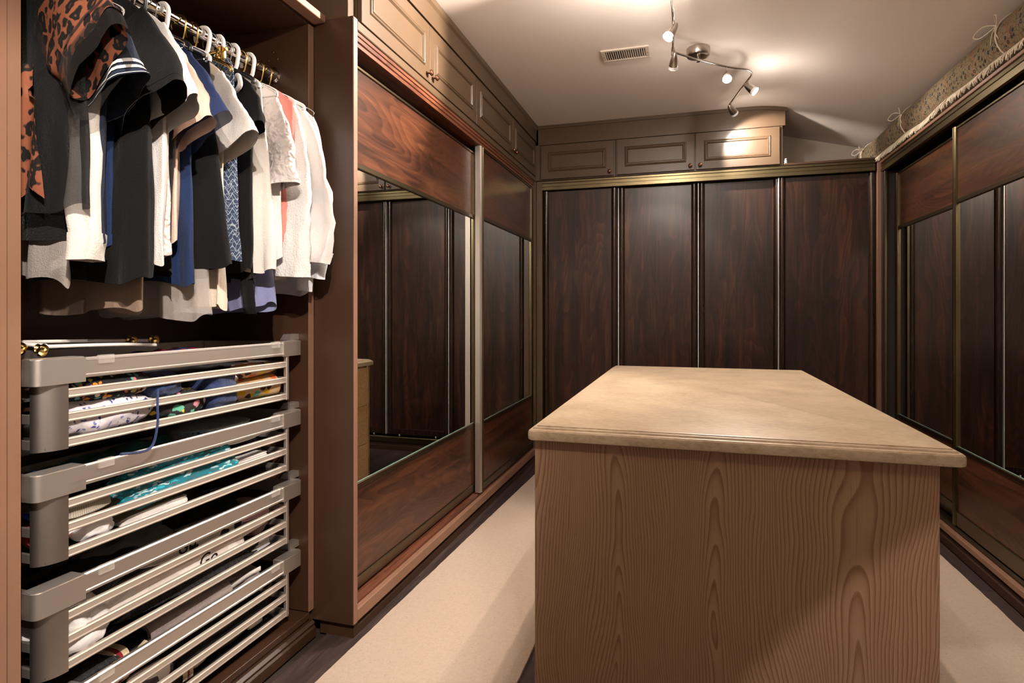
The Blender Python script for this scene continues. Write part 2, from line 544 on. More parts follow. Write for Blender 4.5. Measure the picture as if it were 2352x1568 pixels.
def slider(root, xf, sgn, y0, y1, z0, z1, zlo, zhi, near_bright, st=0.036, bot=0.045):
    """sliding door, face towards +x when sgn = 1; upper panel, mirror, lower panel between bronze stiles."""
    xb = xf - sgn * 0.030
    def bx(nm, d0, d1, a, b, c, d, mat, par, bev=0.001):
        return box(nm, xf - sgn * d0, xf - sgn * d1, a, b, c, d, M[mat], par, bev)
    door = bx('sliding_door', 0.018, 0.030, y0 + 0.004, y1 - 0.004, z0 + 0.004, z1 - 0.004, 'cab_in', root)
    bx('upper_panel', 0.008, 0.0178, y0 + st, y1 - st, zhi + 0.024, z1 - 0.012, 'walnut_y', door, 0.0005)
    bx('mirror', 0.010, 0.0178, y0 + st, y1 - st, zlo + 0.014, zhi, 'mirror', door, 0.0005)
    bx('lower_panel', 0.008, 0.0178, y0 + st, y1 - st, z0 + bot, zlo - 0.012, 'walnut_y', door, 0.0005)
    bx('cross_rail', 0.002, 0.0179, y0 + st, y1 - st, zhi, zhi + 0.024, 'brass_dark', door, 0.003)
    bx('cross_rail', 0.002, 0.0179, y0 + st, y1 - st, zlo - 0.012, zlo + 0.012, 'brass_dark', door, 0.003)
    bx('glass_edge', 0.0085, 0.0179, y0 + st, y1 - st, zlo + 0.012, zlo + 0.0142, 'glass_edge', door, 0)
    bx('bottom_rail', 0.001, 0.0179, y0 + st, y1 - st, z0, z0 + bot, 'brass_dark', door, 0.003)
    bx('top_rail', 0.002, 0.0179, y0 + st, y1 - st, z1 - 0.012, z1, 'brass_dark', door, 0.002)
    for (a, b) in ((y0, y0 + st), (y1 - st, y1)):
        # ribbed stile: a channel with a rounded nose
        n = 7
        poly = [(xb, a)]
        for k in range(n + 1):
            t = k / n
            poly.append((xf + sgn * (0.004 * sin(pi * t) + (0.0025 if k in (2, 5) else 0)), a + (b - a) * t))
        poly.append((xb, b))
        prism('stile', poly, 'z', z0, z1, M['alu'] if near_bright == 2 and a == y0 else M['brass'], door, smooth=True, angle=30)
    if near_bright == 2:
        box('stile_fin', xf - sgn * 0.012, xf + sgn * 0.010, y0 + st + 0.0003, y0 + st + 0.010, z0, z1, M['brass'], door, 0.003)
    return door

wl = empty('sliding_wardrobe', (XL, Y0L, 0), 'long built-in wardrobe with two walnut and mirror sliding doors, left of the island', 'wardrobe')
box('end_panel', XB, XL, Y0L, Y0L + 0.004, 0.058, 2.275, M['brown'], wl)
box('end_panel_edge', XB, XL + 0.0005, Y0L + 0.004, Y0L + 0.030, 0.058, 2.2745, M['brown_edge'], wl)
box('far_jamb', -1.24, XL, Y1L - 0.035, Y1L - 0.004, 0.10, 2.235, M['cab'], wl)
box('carcass', XB, XB + 0.02, Y0L + 0.03, Y1L, 0.06, 2.26, M['cab_in'], wl, 0)
box('front_sill', -1.19, XL, Y0L + 0.030, Y1L, 0.058, 0.105, M['brown_edge'], wl, 0.003)
prism('track_sill', [(-1.30, 0.06), (-1.19, 0.06), (-1.19, 0.112), (-1.205, 0.117), (-1.212, 0.112), (-1.219, 0.120), (-1.30, 0.120)], 'y', Y0L + 0.03, Y1L, M['rail_red'], wl)
box('head_strip', -1.19, XL, Y0L + 0.030, Y1L, 2.236, 2.272, M['cab'], wl, 0.003)
prism('head_moulding', [(-1.30, 2.236), (-1.172, 2.236), (-1.172, 2.222), (-1.177, 2.220), (-1.177, 2.206), (-1.183, 2.203), (-1.183, 2.188), (-1.30, 2.188)], 'y', Y0L + 0.03, Y1L, M['rail_red'], wl)
box('track_shade_sheet', -1.31, -1.30, Y0L + 0.03, Y1L, 0.1, 2.236, M['black'], wl, 0)
plinth('base_board', wl, -1.177, Y0L + 0.0505, Y1L, 'y', 1, 0.062)
prism('base_return', [(Y0L + 0.022 + d, z) for d, z in ((0.03, 0), (0, 0), (0, 0.034), (0.006, 0.038), (0.004, 0.044), (0.012, 0.050), (0.014, 0.062), (0.03, 0.062))], 'x', -1.318, -1.1768, M['brown'], wl, True, 25)
slider(wl, -1.220, 1, 1.925, 3.345, 0.128, 2.150, 0.525, 1.752, True)
slider(wl, -1.184, 1, 3.305, 4.560, 0.122, 2.186, 0.525, 1.752, 2)

# ------------------------------------------------------------------ knobs, raised panel doors
def knob(parent, pos, axis):
    lathe('knob', [(0.0045, 0.0), (0.004, 0.010), (0.006, 0.014), (0.0125, 0.018), (0.0145, 0.023), (0.012, 0.028), (0.005, 0.031), (0.0, 0.0315)], pos, axis, M['copper'], parent, 18)

def panel_door(root, plane, f, sgn, a0, a1, z0, z1, knob_at):
    """plane 'x': door lies in a plane x=f facing sgn; a runs along y.  plane 'y' the other way round."""
    def bx(nm, d0, d1, a, b, c, d, par, mat='cab', bev=0.0015):
        p, q = f + sgn * d0, f + sgn * d1
        if plane == 'x': return box(nm, p, q, a, b, c, d, M[mat], par, bev)
        return box(nm, a, b, p, q, c, d, M[mat], par, bev)
    door = bx('cabinet_door', 0.0, 0.019, a0, a1, z0, z1, root)
    m = 0.058
    # applied picture-frame moulding
    prof = [(0.0, 0.0), (0.004, 0.006), (0.008, 0.0075), (0.012, 0.005), (0.015, 0.0085), (0.020, 0.009), (0.024, 0.004), (0.027, 0.0)]
    V, F = [], []
    rings = []
    for ins, hgt in prof:
        c = [(a0 + m + ins, z0 + m + ins), (a1 - m - ins, z0 + m + ins), (a1 - m - ins, z1 - m - ins), (a0 + m + ins, z1 - m - ins)]
        ring = []
        for (a, z) in c:
            p = f + sgn * (0.019 + hgt)
            ring.append(len(V)); V.append((p, a, z) if plane == 'x' else (a, p, z))
        rings.append(ring)
    for r0, r1 in zip(rings, rings[1:]):
        for k in range(4):
            F.append([r0[k], r0[(k + 1) % 4], r1[(k + 1) % 4], r1[k]])
    mobj('panel_moulding', V, F, M['cab'], door)
    ka, kz = knob_at
    knob(door, (f + sgn * 0.019, ka, kz) if plane == 'x' else (ka, f + sgn * 0.019, kz), (sgn, 0, 0) if plane == 'x' else (0, sgn, 0))
    return door

UZ0, UZ1 = 2.274, 2.552
for (a, b, c, lab) in ((1.95, 2.557, 3.19, 'taupe upper cabinet with two panelled doors, nearest over the left sliding doors'),
                       (3.20, 3.93, 4.575, 'taupe upper cabinet with two panelled doors, in the far left corner')):
    r = empty('upper_cabinet', (XL - 0.02, (a + c) / 2, UZ0), lab, 'cabinet', 'upper cabinets on the left')
    box('carcass', XB, XL - 0.020, a - 0.004, c + 0.004, UZ0, UZ1, M['cab'], r)
    panel_door(r, 'x', XL - 0.0195, 1, a, b - 0.002, UZ0 + 0.004, UZ1 - 0.004, (b - 0.032, UZ0 + 0.036))
    panel_door(r, 'x', XL - 0.0195, 1, b + 0.002, c, UZ0 + 0.004, UZ1 - 0.004, (b + 0.032, UZ0 + 0.036))
tag(box('trim_1', XB, XL - 0.028, 1.90, 1.945, 2.2755, 2.66, M['cab']), 'taupe end board of the upper cabinets on the left', None, None, 'structure')
# soffit with a thin crown edge, left and back
sof = prism('trim_2', [(XB, 2.5525), (XL + 0.006, 2.5525), (XL + 0.006, 2.640), (XL + 0.016, 2.652), (XL + 0.016, 2.6795), (XB, 2.6795)], 'y', 1.90, 4.583, M['cab'])
tag(sof, 'taupe soffit above the left upper cabinets', None, None, 'structure')
# ================================================================== back wardrobe
YB = 4.60
pts = [(-1.148, 2.5265), (0.665, 2.5265)]
top = [(x_, ceil_z(x_) - 0.001) for x_ in (0.665, 0.6, 0.55, 0.5, 0.45, 0.4, -1.148)]
sb = prism('trim_3', pts + top, 'y', YB - 0.012, 5.24, M['cab'])
tag(sb, 'taupe soffit above the back cabinets with a curved right end', None, None, 'structure')
topc = [(x_, ceil_z(x_) - 0.026) for x_ in (-1.148, 0.4, 0.45, 0.5, 0.55, 0.6, 0.675)] + [(x_, ceil_z(x_) - 0.001) for x_ in (0.675, 0.6, 0.55, 0.5, 0.45, 0.4, -1.148)]
tag(prism('trim_4', topc, 'y', YB - 0.022, YB - 0.0125, M['cab']), 'thin crown strip along the back soffit', None, None, 'structure')

wb = empty('sliding_wardrobe', (0.05, YB, 0), 'wide built-in wardrobe with four dark upright-grained sliding doors, behind the island', 'wardrobe')
box('left_jamb', XL, -1.118, YB, YB + 0.1, 0.10, 2.240, M['cab'], wb)
box('right_jamb', 1.246, 1.279, YB - 0.004, YB + 0.1, 0.10, 2.224, M['brown_edge'], wb)
prism('head_track', [(YB + 0.10, 2.242), (YB - 0.002, 2.242), (YB - 0.006, 2.236), (YB - 0.006, 2.222), (YB + 0.0, 2.218), (YB + 0.0, 2.196), (YB - 0.004, 2.192), (YB - 0.004, 2.168), (YB + 0.012, 2.165), (YB + 0.10, 2.165)], 'x', -1.118, 1.232, M['brass'], wb)
box('head_block', 1.2325, 1.279, YB - 0.006, YB + 0.1, 2.2245, 2.2255, M['brown'], wb, 0)
box('top_board', 0.66, 1.232, YB - 0.004, 5.2, 2.2425, 2.258, M['brown'], wb)
box('top_board', 1.2325, 1.80, YB + 0.101, 5.2, 2.200, 2.222, M['brown'], wb)
box('carcass_back', XB + 0.02, 1.80, 5.18, 5.20, 0.05, 2.16, M['cab_in'], wb, 0)
box('track_shade_sheet', -1.118, 1.246, YB + 0.09, YB + 0.10, 0.11, 2.165, M['black'], wb, 0)
prism('floor_track', [(YB + 0.09, 0.075), (YB - 0.004, 0.075), (YB - 0.004, 0.105), (YB + 0.015, 0.109), (YB + 0.02, 0.101), (YB + 0.035, 0.101), (YB + 0.04, 0.109), (YB + 0.09, 0.109)], 'x', -1.118, 1.246, M['brass'], wb)
plinth('base_board', wb, YB + 0.002, XL, 1.279, 'x', -1, 0.074)
def dark_door(x0, x1, yf, edge_l, edge_r):
    z0, z1 = 0.128, 2.160
    st = 0.044
    d = box('sliding_door', x0 + st * .6, x1 - st * .6, yf + 0.010, yf + 0.022, z0, z1, M['walnut_z'], wb, 0.001)
    for (a, b) in ((x0, x0 + st), (x1 - st, x1)):
        poly = [(a, yf + 0.024)] + [(a + (b - a) * k / 10, yf + 0.008 - 0.016 * sin(pi * k / 10) ** 0.7) for k in range(11)] + [(b, yf + 0.024)]
        prism('stile', poly, 'z', z0, z1, M['stile_dark'], d, True, 40)
    box('bottom_rail', x0 + st, x1 - st, yf + 0.0, yf + 0.0098, z0, z0 + 0.05, M['stile_dark'], d, 0.002)
    if edge_l: box('edge_strip', x0 - 0.006, x0 - 0.0002, yf - 0.0125, yf + 0.022, z0, z1, M['silver'], d, 0.0008)
    if edge_r: box('edge_strip', x1 + 0.0002, x1 + 0.005, yf - 0.004, yf + 0.022, z0, z1, M['silver'], d, 0.0008)
    for xw in (x0 + 0.12, x1 - 0.12):
        lathe('roller', [(0.0, -0.004), (0.011, -0.004), (0.011, 0.004), (0.0, 0.004)], (xw, yf + 0.006, 0.121), (1, 0, 0), M['silver'], d, 14)
dark_door(-1.114, -0.527, YB + 0.022, False, False)
dark_door(-0.515, 0.068, YB + 0.050, True, False)
dark_door(0.078, 0.640, YB + 0.050, True, False)
dark_door(0.628, 1.243, YB + 0.022, True, False)

# back upper cabinets
for (doors, lab) in ((((-1.122, -0.548, 'r'),), 'single-door taupe upper cabinet in the back left corner'),
                     (((-0.522, 0.046, 'r'), (0.056, 0.628, 'l')), 'double-door taupe upper cabinet under the arched end of the soffit')):
    a, b = doors[0][0], doors[-1][1]
    z0, z1 = 2.2435, 2.526
    r = empty('upper_cabinet', ((a + b) / 2, YB, z0), lab, 'cabinet', 'upper cabinets on the back wall')
    box('carcass', a - 0.012, b + (0.022 if b > 0.5 else 0.012), YB, 5.2, z0, z1, M['cab'], r)
    if a < -1: box('corner_filler', XL - 0.03, a - 0.0125, YB - 0.016, YB + 0.03, z0, z1, M['cab'], r)
    for (x0, x1, side) in doors:
        panel_door(r, 'y', YB - 0.0005, -1, x0, x1, z0 + 0.008, z1 - 0.006, ((x1 - 0.03) if side == 'r' else (x0 + 0.03), z0 + 0.036))

# ================================================================== right sliding wardrobe
XR = 1.262
wr = empty('sliding_wardrobe', (XR, 3.4, 0), 'low built-in wardrobe with mirror sliding doors under the rolled rug, right of the island', 'wardrobe')
YR0, YR1 = 1.30, 4.575
def rev(poly): return [(x_, z_) for x_, z_ in poly]
box('top_board', XR - 0.008, 1.88, YR0, YR1, 2.208, 2.224, M['brown_edge'], wr)
prism('head_track', [(XR + 0.13, 2.207), (XR, 2.207), (XR - 0.002, 2.186), (XR + 0.003, 2.184), (XR + 0.003, 2.172), (XR - 0.001, 2.170), (XR - 0.001, 2.150), (XR + 0.012, 2.147), (XR + 0.012, 2.16), (XR + 0.13, 2.16)], 'y', YR0, YR1, M['brass'], wr)
box('far_jamb', XR + 0.002, XR + 0.12, 4.540, 4.574, 0.10, 2.146, M['cab_in'], wr)
box('far_filler', XR + 0.004, XR + 0.02, 4.515, 4.5395, 0.10, 2.146, M['brass_dark'], wr)
box('track_shade_sheet', XR + 0.125, XR + 0.13, YR0, YR1, 0.1, 2.16, M['black'], wr, 0)
box('near_panel', XR, 1.88, YR0 - 0.03, YR0 - 0.001, 0.0, 2.224, M['brown'], wr)
prism('floor_track', [(XR + 0.13, 0.06), (XR + 0.022, 0.06), (XR + 0.022, 0.112), (XR + 0.03, 0.118), (XR + 0.035, 0.110), (XR + 0.055, 0.110), (XR + 0.06, 0.118), (XR + 0.13, 0.118)], 'y', YR0, YR1, M['brass_dark'], wr)
box('front_sill', XR - 0.004, XR + 0.0215, YR0, YR1, 0.074, 0.102, M['brown_edge'], wr, 0.003)
plinth('base_board', wr, XR + 0.004, YR0, YR1, 'y', -1, 0.0735)
slider(wr, XR + 0.030, -1, 2.02, 3.52, 0.122, 2.130, 0.510, 1.742, True, bot=0.075)
slider(wr, XR + 0.068, -1, 3.46, 4.513, 0.122, 2.120, 0.510, 1.742, True, bot=0.075)

# ================================================================== open closet
XO = -1.33
YO0, YO1 = 0.885, 1.858
wo = empty('open_closet', (XO, 1.37, 0), 'open brown closet bay with a hanging rail above pull-out baskets', 'closet')
box('side_panel', XB + 0.03, XO - 0.001, YO1, YO1 + 0.029, 0.10, 2.252, M['brown'], wo)
box('side_panel_edge', XO - 0.001, XO + 0.0005, YO1, YO1 + 0.029, 0.10, 2.252, M['brown_edge'], wo, 0)
box('side_panel', XB + 0.03, XO - 0.001, YO0 - 0.025, YO0, 0.0, 2.252, M['brown'], wo)
box('side_panel_edge', XO - 0.001, XO + 0.0005, YO0 - 0.025, YO0, 0.0, 2.252, M['brown_edge'], wo, 0)
box('side_panel', XB + 0.03, XO - 0.001, YO0 - 0.055, YO0 - 0.0265, 0.0, 2.252, M['brown'], wo)
box('side_panel_edge', XO - 0.001, XO + 0.0005, YO0 - 0.055, YO0 - 0.0265, 0.0, 2.252, M['brown_edge'], wo, 0)
box('back_panel', XB + 0.02, XB + 0.03, 0.80, Y0L - 0.002, 0.0, 2.252, M['brown'], wo)
box('top_board', XB + 0.03, -1.330, 0.50, Y0L - 0.002, 2.2525, 2.285, M['brown'], wo)
box('shelf_lip', -1.3295, -1.279, 0.50, Y0L - 0.002, 2.262, 2.288, M['brown_edge'], wo, 0.002)
box('upper_filler', XB, -1.46, 0.50, Y0L - 0.002, 2.2855, 2.67, M['brown'], wo)
box('bottom_board', XB + 0.03, XO + 0.004, YO0, YO1, 0.078, 0.0995, M['brown'], wo)
prism('base_board', [(XO - 0.03, 0.0), (XO + 0.010, 0.0), (XO + 0.010, 0.034), (XO + 0.004, 0.040), (XO + 0.007, 0.050), (XO - 0.003, 0.058), (XO - 0.006, 0.078), (XO - 0.03, 0.078)], 'y', 0.80, Y0L - 0.003, M['brown'], wo, True, 25)
for (yy, zz) in ((XO - 0.155, 2.168), (XO - 0.135, 2.140), (XO - 0.175, 2.138)):
    lathe('screw', [(0.0, 0.0028), (0.003, 0.0024), (0.0042, 0.0)], (yy, YO1 - 0.0002, zz), (0, -1, 0), M['gold'], wo, 10)

ROD_X, ROD_Z = -1.478, 2.078
rod = empty('hanging_rail', (ROD_X, 1.37, ROD_Z), 'chrome hanging rail across the open closet', 'rail')
tube('rail_tube', [(ROD_X, YO0 + 0.002, ROD_Z), (ROD_X, YO1 - 0.008, ROD_Z)], 0.0165, M['chrome'], rod, 20)
for s_, y_ in ((1, YO0 + 0.0005), (-1, YO1 - 0.0005)):
    lathe('flange', [(0.0165, 0.030), (0.021, 0.030), (0.022, 0.010), (0.030, 0.006), (0.031, 0.0)], (ROD_X, y_, ROD_Z), (0, s_, 0), M['chrome'], rod, 24)
# ================================================================== island
IX0, IX1, IY0, IY1 = -0.432, 0.618, 1.592, 3.555
isl = empty('island_cabinet', (0.08, 2.57, 0), 'oak island cabinet with a plain upright-grained end panel under the stone-look top', 'cabinet')
bx0, bx1, by0, by1 = -0.418, 0.573, 1.632, 3.515
box('end_panel', bx0, bx1, by0, by0 + 0.018, 0.0, 0.8395, M['oak'], isl, 0.001)
box('far_panel', bx0, bx1, by1 - 0.018, by1, 0.0, 0.8395, M['oak'], isl, 0.001)
box('carcass', bx0 + 0.022, bx1 - 0.022, by0 + 0.0185, by1 - 0.0185, 0.08, 0.839, M['oak_h'], isl, 0)
box('toe_kick', bx0 + 0.05, bx1 - 0.05, by0 + 0.0185, by1 - 0.0185, 0.0, 0.0795, M['cab_in'], isl, 0)
for (xa, xb_) in ((bx0, bx0 + 0.0215), (bx1 - 0.0215, bx1)):
    ya, yb = by0 + 0.019, by1 - 0.019
    n = 3
    w_ = (yb - ya - 0.03) / n
    for c in range(n):
        for k in range(3):
            box('drawer_front', xa, xb_, ya + 0.015 + c * w_ + 0.002, ya + 0.015 + (c + 1) * w_ - 0.002, 0.075 + k * 0.2525, 0.075 + (k + 1) * 0.2525 - 0.003, M['oak_h'], isl, 0.0015)
    box('face_stile', xa, xb_, yb - 0.0145, yb - 0.0005, 0.0, 0.839, M['oak_h'], isl, 0.001)

ct = None
prof = [(0.006, 0.8402), (0.001, 0.8425), (0.0, 0.847), (0.0, 0.860), (0.0018, 0.8655), (0.0065, 0.8695), (0.013, 0.8705), (0.0145, 0.8730), (0.0175, 0.8755), (0.0235, 0.8765), (0.0245, 0.8790), (0.028, 0.880)]
def rrect(x0, x1, y0, y1, r, n=6):
    out = []
    for cx, cy, a0 in ((x1 - r, y1 - r, 0), (x0 + r, y1 - r, 90), (x0 + r, y0 + r, 180), (x1 - r, y0 + r, 270)):
        for k in range(n + 1):
            a = radians(a0 + 90 * k / n)
            out.append((cx + r * cos(a), cy + r * sin(a)))
    return out
V, F = [], []
nR = 0
for ins, z in prof:
    rg = rrect(IX0 + ins, IX1 - ins, IY0 + ins, IY1 - ins, max(0.020 - ins, 0.003))
    nR = len(rg)
    V += [(a, b, z) for a, b in rg]
for i in range(len(prof) - 1):
    for k in range(nR):
        F.append([i * nR + k, i * nR + (k + 1) % nR, (i + 1) * nR + (k + 1) % nR, (i + 1) * nR + k])
F.append(list(range(nR))[::-1]); F.append([(len(prof) - 1) * nR + k for k in range(nR)])
ct = mobj('countertop', V, F, M['counter'], None, True, angle=28)
tag(ct, 'beige stone-look countertop with a stepped moulded edge on the island', 'countertop')

# ================================================================== carpet runners
def runner(name, corners, label, seed):
    """corners: near-left, near-right, far-right, far-left (x, y)."""
    random.seed(seed)
    nu, nv = 24, 130
    h = 0.011
    (a, b, c, d) = [Vector((p[0], p[1], 0)) for p in corners]
    V, F = [], []
    for j in range(nv + 1):
        for i in range(nu + 1):
            s, t = i / nu, j / nv
            p = (a * (1 - s) + b * s) * (1 - t) + (d * (1 - s) + c * s) * t
            z = h + 0.0010 * mnoise.noise(Vector((p.x * 30, p.y * 30, seed)))
            if i in (0, nu): p.x += (0.0016 * mnoise.noise(Vector((p.y * 60, seed, 1.7))) + 0.003 * mnoise.noise(Vector((p.y * 5, seed, 0))))
            V.append((p.x, p.y, z))
    W = nu + 1
    for j in range(nv):
        for i in range(nu):
            F.append([j * W + i, j * W + i + 1, (j + 1) * W + i + 1, (j + 1) * W + i])
    ring = [i for i in range(W)] + [j * W + nu for j in range(1, nv + 1)] + [nv * W + i for i in range(nu - 1, -1, -1)] + [j * W for j in range(nv - 1, 0, -1)]
    base = len(V)
    for q in ring: V.append((V[q][0], V[q][1], 0.0005))
    L = len(ring)
    for k in range(L):
        F.append([ring[k], base + k, base + (k + 1) % L, ring[(k + 1) % L]])
    o = mobj(name, V, F, M['carpet'], None, True, angle=60)
    tag(o, label, 'carpet runner', 'beige carpet runners beside the island')
    return o
runner('carpet_runner', ((-1.172, 0.75), (-0.528, 0.75), (-0.520, 4.42), (-1.066, 4.42)), 'beige cut-pile carpet runner along the left sliding doors', 3)
runner('carpet_runner', ((0.640, 0.75), (1.225, 0.75), (1.168, 4.42), (0.640, 4.42)), 'beige cut-pile carpet runner in the narrow aisle right of the island', 8)

# ================================================================== ceiling vent
vr = empty('ceiling_vent', (-0.342, 3.43, 2.68), 'cream louvred air vent on the ceiling', 'air vent')
VX0, VX1, VY0, VY1 = -0.478, -0.208, 3.352, 3.510
zt = 2.6795
for (x0, x1, y0, y1) in ((VX0, VX1, VY0, VY0 + 0.022), (VX0, VX1, VY1 - 0.022, VY1), (VX0, VX0 + 0.024, VY0 + 0.0222, VY1 - 0.0222), (VX1 - 0.024, VX1, VY0 + 0.0222, VY1 - 0.0222)):
    box('frame_bar', x0, x1, y0, y1, zt - 0.009, zt, M['vent'], vr, 0.003)
box('duct', VX0 + 0.02, VX1 - 0.02, VY0 + 0.02, VY1 - 0.02, zt - 0.0008, zt - 0.0001, M['vent_in'], vr, 0)
bm = bmesh.new(); bm_box(bm, -0.0022, 0.0022, -0.057, 0.057, -0.0040, 0.0034, 0.0006)
sl = bm_obj('slat', bm, M['vent'], None); sm = sl.data; bpy.data.objects.remove(sl)
for k in range(18):
    s_ = bpy.data.objects.new('slat', sm); link(s_); s_.parent = vr
    s_.location = (VX0 + 0.031 + k * 0.01225 + 0.342, 0.001, -0.0048)
    s_.rotation_euler = (0, radians(24 if k > 7 else -24), 0)
for xx in (VX0 + 0.012, VX1 - 0.012):
    lathe('screw', [(0.003, 0.0), (0.0028, 0.0012), (0.0, 0.0016)], (xx, 3.43, zt - 0.009), (0, 0, -1), M['gold'], vr, 10)

# ================================================================== ceiling light fixtures
def emis(name, col, st):
    m = NT(name)
    e = m.n('ShaderNodeEmission')
    e.inputs[0].default_value = (*col, 1); e.inputs[1].default_value = st
    m.l(e.outputs[0], m.out.inputs[0])
    return m.m
M['bulb'] = emis('lit_bulb_face', (1.0, 0.90, 0.78), 60.0)
M['rib_glass'] = plain('ribbed_bulb_rim', (0.75, 0.76, 0.78), 0.15)

def lamp_head(root, joint, aim, watt, cone, spill):
    j = Vector(joint); d = Vector(aim).normalized()
    base = j + Vector((0, 0, -0.042))
    h = lathe('spot_head', [(0.0, -0.034), (0.006, -0.032), (0.012, -0.022), (0.0175, -0.006), (0.0215, 0.012), (0.0245, 0.030), (0.0255, 0.040), (0.0242, 0.041), (0.0235, 0.030)], base, d, M['nickel'], root, 28)
    tube('stem', [j + Vector((0, 0, 0.004)), j + Vector((0, 0, -0.012)), base], [0.0042, 0.0046, 0.0042], M['nickel'], h, 10)
    rim = [(0.0236, 0.026), (0.0250, 0.044), (0.0265, 0.056), (0.0245, 0.0575)]
    V, F = lathe_geo(rim, base, d, 40)
    for q in range(len(V)):
        if q % 2 and 40 <= q < 120:
            V[q] = V[q] + (base + d * 0.05 - V[q]).normalized() * 0.0008
    mobj('bulb_rim', V, F, M['rib_glass'], h, True, angle=30)
    lathe('bulb_face', [(0.0, 0.0585), (0.012, 0.0580), (0.0215, 0.0560), (0.0243, 0.0530)], base, d, M['bulb'], h, 24)
    ld = bpy.data.lights.new('spot_beam', 'SPOT')
    ld.energy = watt; ld.color = LAMP_COL
    ld.spot_size = radians(cone); ld.spot_blend = 0.06 if cone == 67.4 else 0.4; ld.shadow_soft_size = 0.02
    lo = bpy.data.objects.new('spot_beam', ld); link(lo); lo.parent = root
    lo.location = base + d * 0.062 - Vector(root.location)
    lo.rotation_euler = d.to_track_quat('-Z', 'Y').to_euler()
    if spill > 0:
        pd = bpy.data.lights.new('bulb_spill', 'POINT')
        pd.energy = spill; pd.color = LAMP_COL; pd.shadow_soft_size = 0.03
        po = bpy.data.objects.new('bulb_spill', pd); link(po); po.parent = root
        po.location = base + d * 0.095 - Vector(root.location)

def canopy(root, c):
    lathe('canopy', [(0.0, -0.046), (0.052, -0.046), (0.061, -0.043), (0.0645, -0.036), (0.0645, 0.0)], (c[0], c[1], 2.6795), (0, 0, 1), M['nickel'], root, 40)
    tube('hub_post', [(c[0], c[1], 2.635), (c[0], c[1], RODZ)], 0.010, M['nickel'], root, 14)

ta = empty('track_light', (0.056, 3.487, 2.68), 'brushed nickel zigzag track light with swivel spots over the island', 'ceiling light')
canopy(ta, (0.056, 3.487))
zr = RODZ
tube('track_rod', smooth_path([(-0.073, 2.36, zr), (-0.072, 2.6, zr), (-0.068, 3.0, zr), (-0.078, 3.305, zr)], 4), 0.0058, M['nickel'], ta, 10)
tube('track_rod', smooth_path([(-0.078, 3.312, zr), (0.056, 3.487 - 0.03, zr), (0.213, 3.600, zr), (0.318, 3.668, zr), (0.352, 3.712, zr), (0.362, 3.770, zr), (0.350, 3.84, zr), (0.300, 4.10, zr), (0.272, 4.26, zr)], 6), 0.0058, M['nickel'], ta, 10)
lathe('rod_joint', [(0.0, -0.022), (0.009, -0.020), (0.009, 0.020), (0.0, 0.022)], (-0.078, 3.308, zr), (0, 0, 1), M['nickel'], ta, 14)
lathe('rod_sleeve', [(0.0, -0.03), (0.0072, -0.03), (0.0072, 0.03), (0.0, 0.03)], (-0.066, 2.88, zr), (0, 1, 0), M['nickel'], ta, 12)
for hd in HEADS_A: lamp_head(ta, *hd)
tb = empty('track_light', (0.45, -0.15, 2.68), 'brushed nickel track light with four spots near the entrance', 'ceiling light')
canopy(tb, (0.45, -0.15))
tube('track_rod', [(0.02, -0.45, zr), (0.45, -0.15, zr), (0.88, 0.15, zr)], 0.0058, M['nickel'], tb, 10)
for hd in HEADS_B: lamp_head(tb, *hd)

# ================================================================== finial on the back wardrobe
fin = lathe('finial', [(0.0, 0.0), (0.012, 0.0), (0.012, 0.004), (0.005, 0.008), (0.010, 0.015), (0.010, 0.020), (0.0045, 0.024), (0.0075, 0.030), (0.006, 0.036), (0.0, 0.038)], (0.672, 4.615, 2.2582), (0, 0, 1), M['white_pl'], None, 18)
tag(fin, 'tiny white turned finial on top of the back wardrobe', 'finial')

# ================================================================== rolled rug on the right wardrobe
def mk_rug():
    m = NT('persian_rug_back')
    co = m.coords()
    rotv = m.mapping(co, (1, 1, 1))
    cells = m.voronoi(rotv, 33, 'F1', 0, 0.75)
    colr = m.voronoi(rotv, 33, 'F1', 1, 0.75)
    edge = m.voronoi(m.mapping(co, (1, 1, 1), (0.4, 0.2, 0.1)), 46, 'DISTANCE_TO_EDGE', 0)
    sep = m.n('ShaderNodeSeparateColor'); m.l(colr, sep.inputs[0])
    pick = m.ramp(sep.outputs[0], [(0.0, (0.03, 0.042, 0.065)), (0.35, (0.06, 0.042, 0.028)), (0.62, (0.24, 0.11, 0.07)), (0.85, (0.20, 0.16, 0.06))], 'CONSTANT')
    ground = m.mix(m.noise(m.mapping(co, (0.2, 1, 0.2)), 1.6, 2), (0.17, 0.125, 0.060), (0.22, 0.175, 0.125))
    # scalloped medallion bands along the roll
    sp = m.n('ShaderNodeSeparateXYZ'); m.l(co, sp.inputs[0])
    band = m.math('PINGPONG', m.math('ADD', m.math('MULTIPLY', sp.outputs[1], 1.0), m.math('MULTIPLY', m.math('ABSOLUTE', m.math('SINE', m.math('MULTIPLY', sp.outputs[2], 42.0))), 0.045)), 0.30)
    isb = m.ramp(band, [(0.140, 0.0), (0.144, 1.0), (0.152, 1.0), (0.156, 0.0)], 'LINEAR')
    alt = m.ramp(band, [(0.135, 0.0), (0.140, 0.6)])
    ground = m.mix(alt, ground, (0.25, 0.20, 0.13))
    c = m.mix(m.ramp(cells, [(0.26, 1.0), (0.34, 0.0)]), ground, pick)
    c = m.mix(m.ramp(cells, [(0.07, 1.0), (0.11, 0.0)]), c, (0.34, 0.28, 0.18))
    c = m.mix(m.ramp(edge, [(0.02, 0.75), (0.06, 0.0)]), c, (0.06, 0.042, 0.024))
    c = m.mix(isb, c, (0.26, 0.13, 0.08))
    m.base(c)
    m.set(rough=0.95, spec=0.1)
    m.bump(m.noise(co, 320, 2), 0.5, 0.003)
    return m.m
M['rug'] = mk_rug()
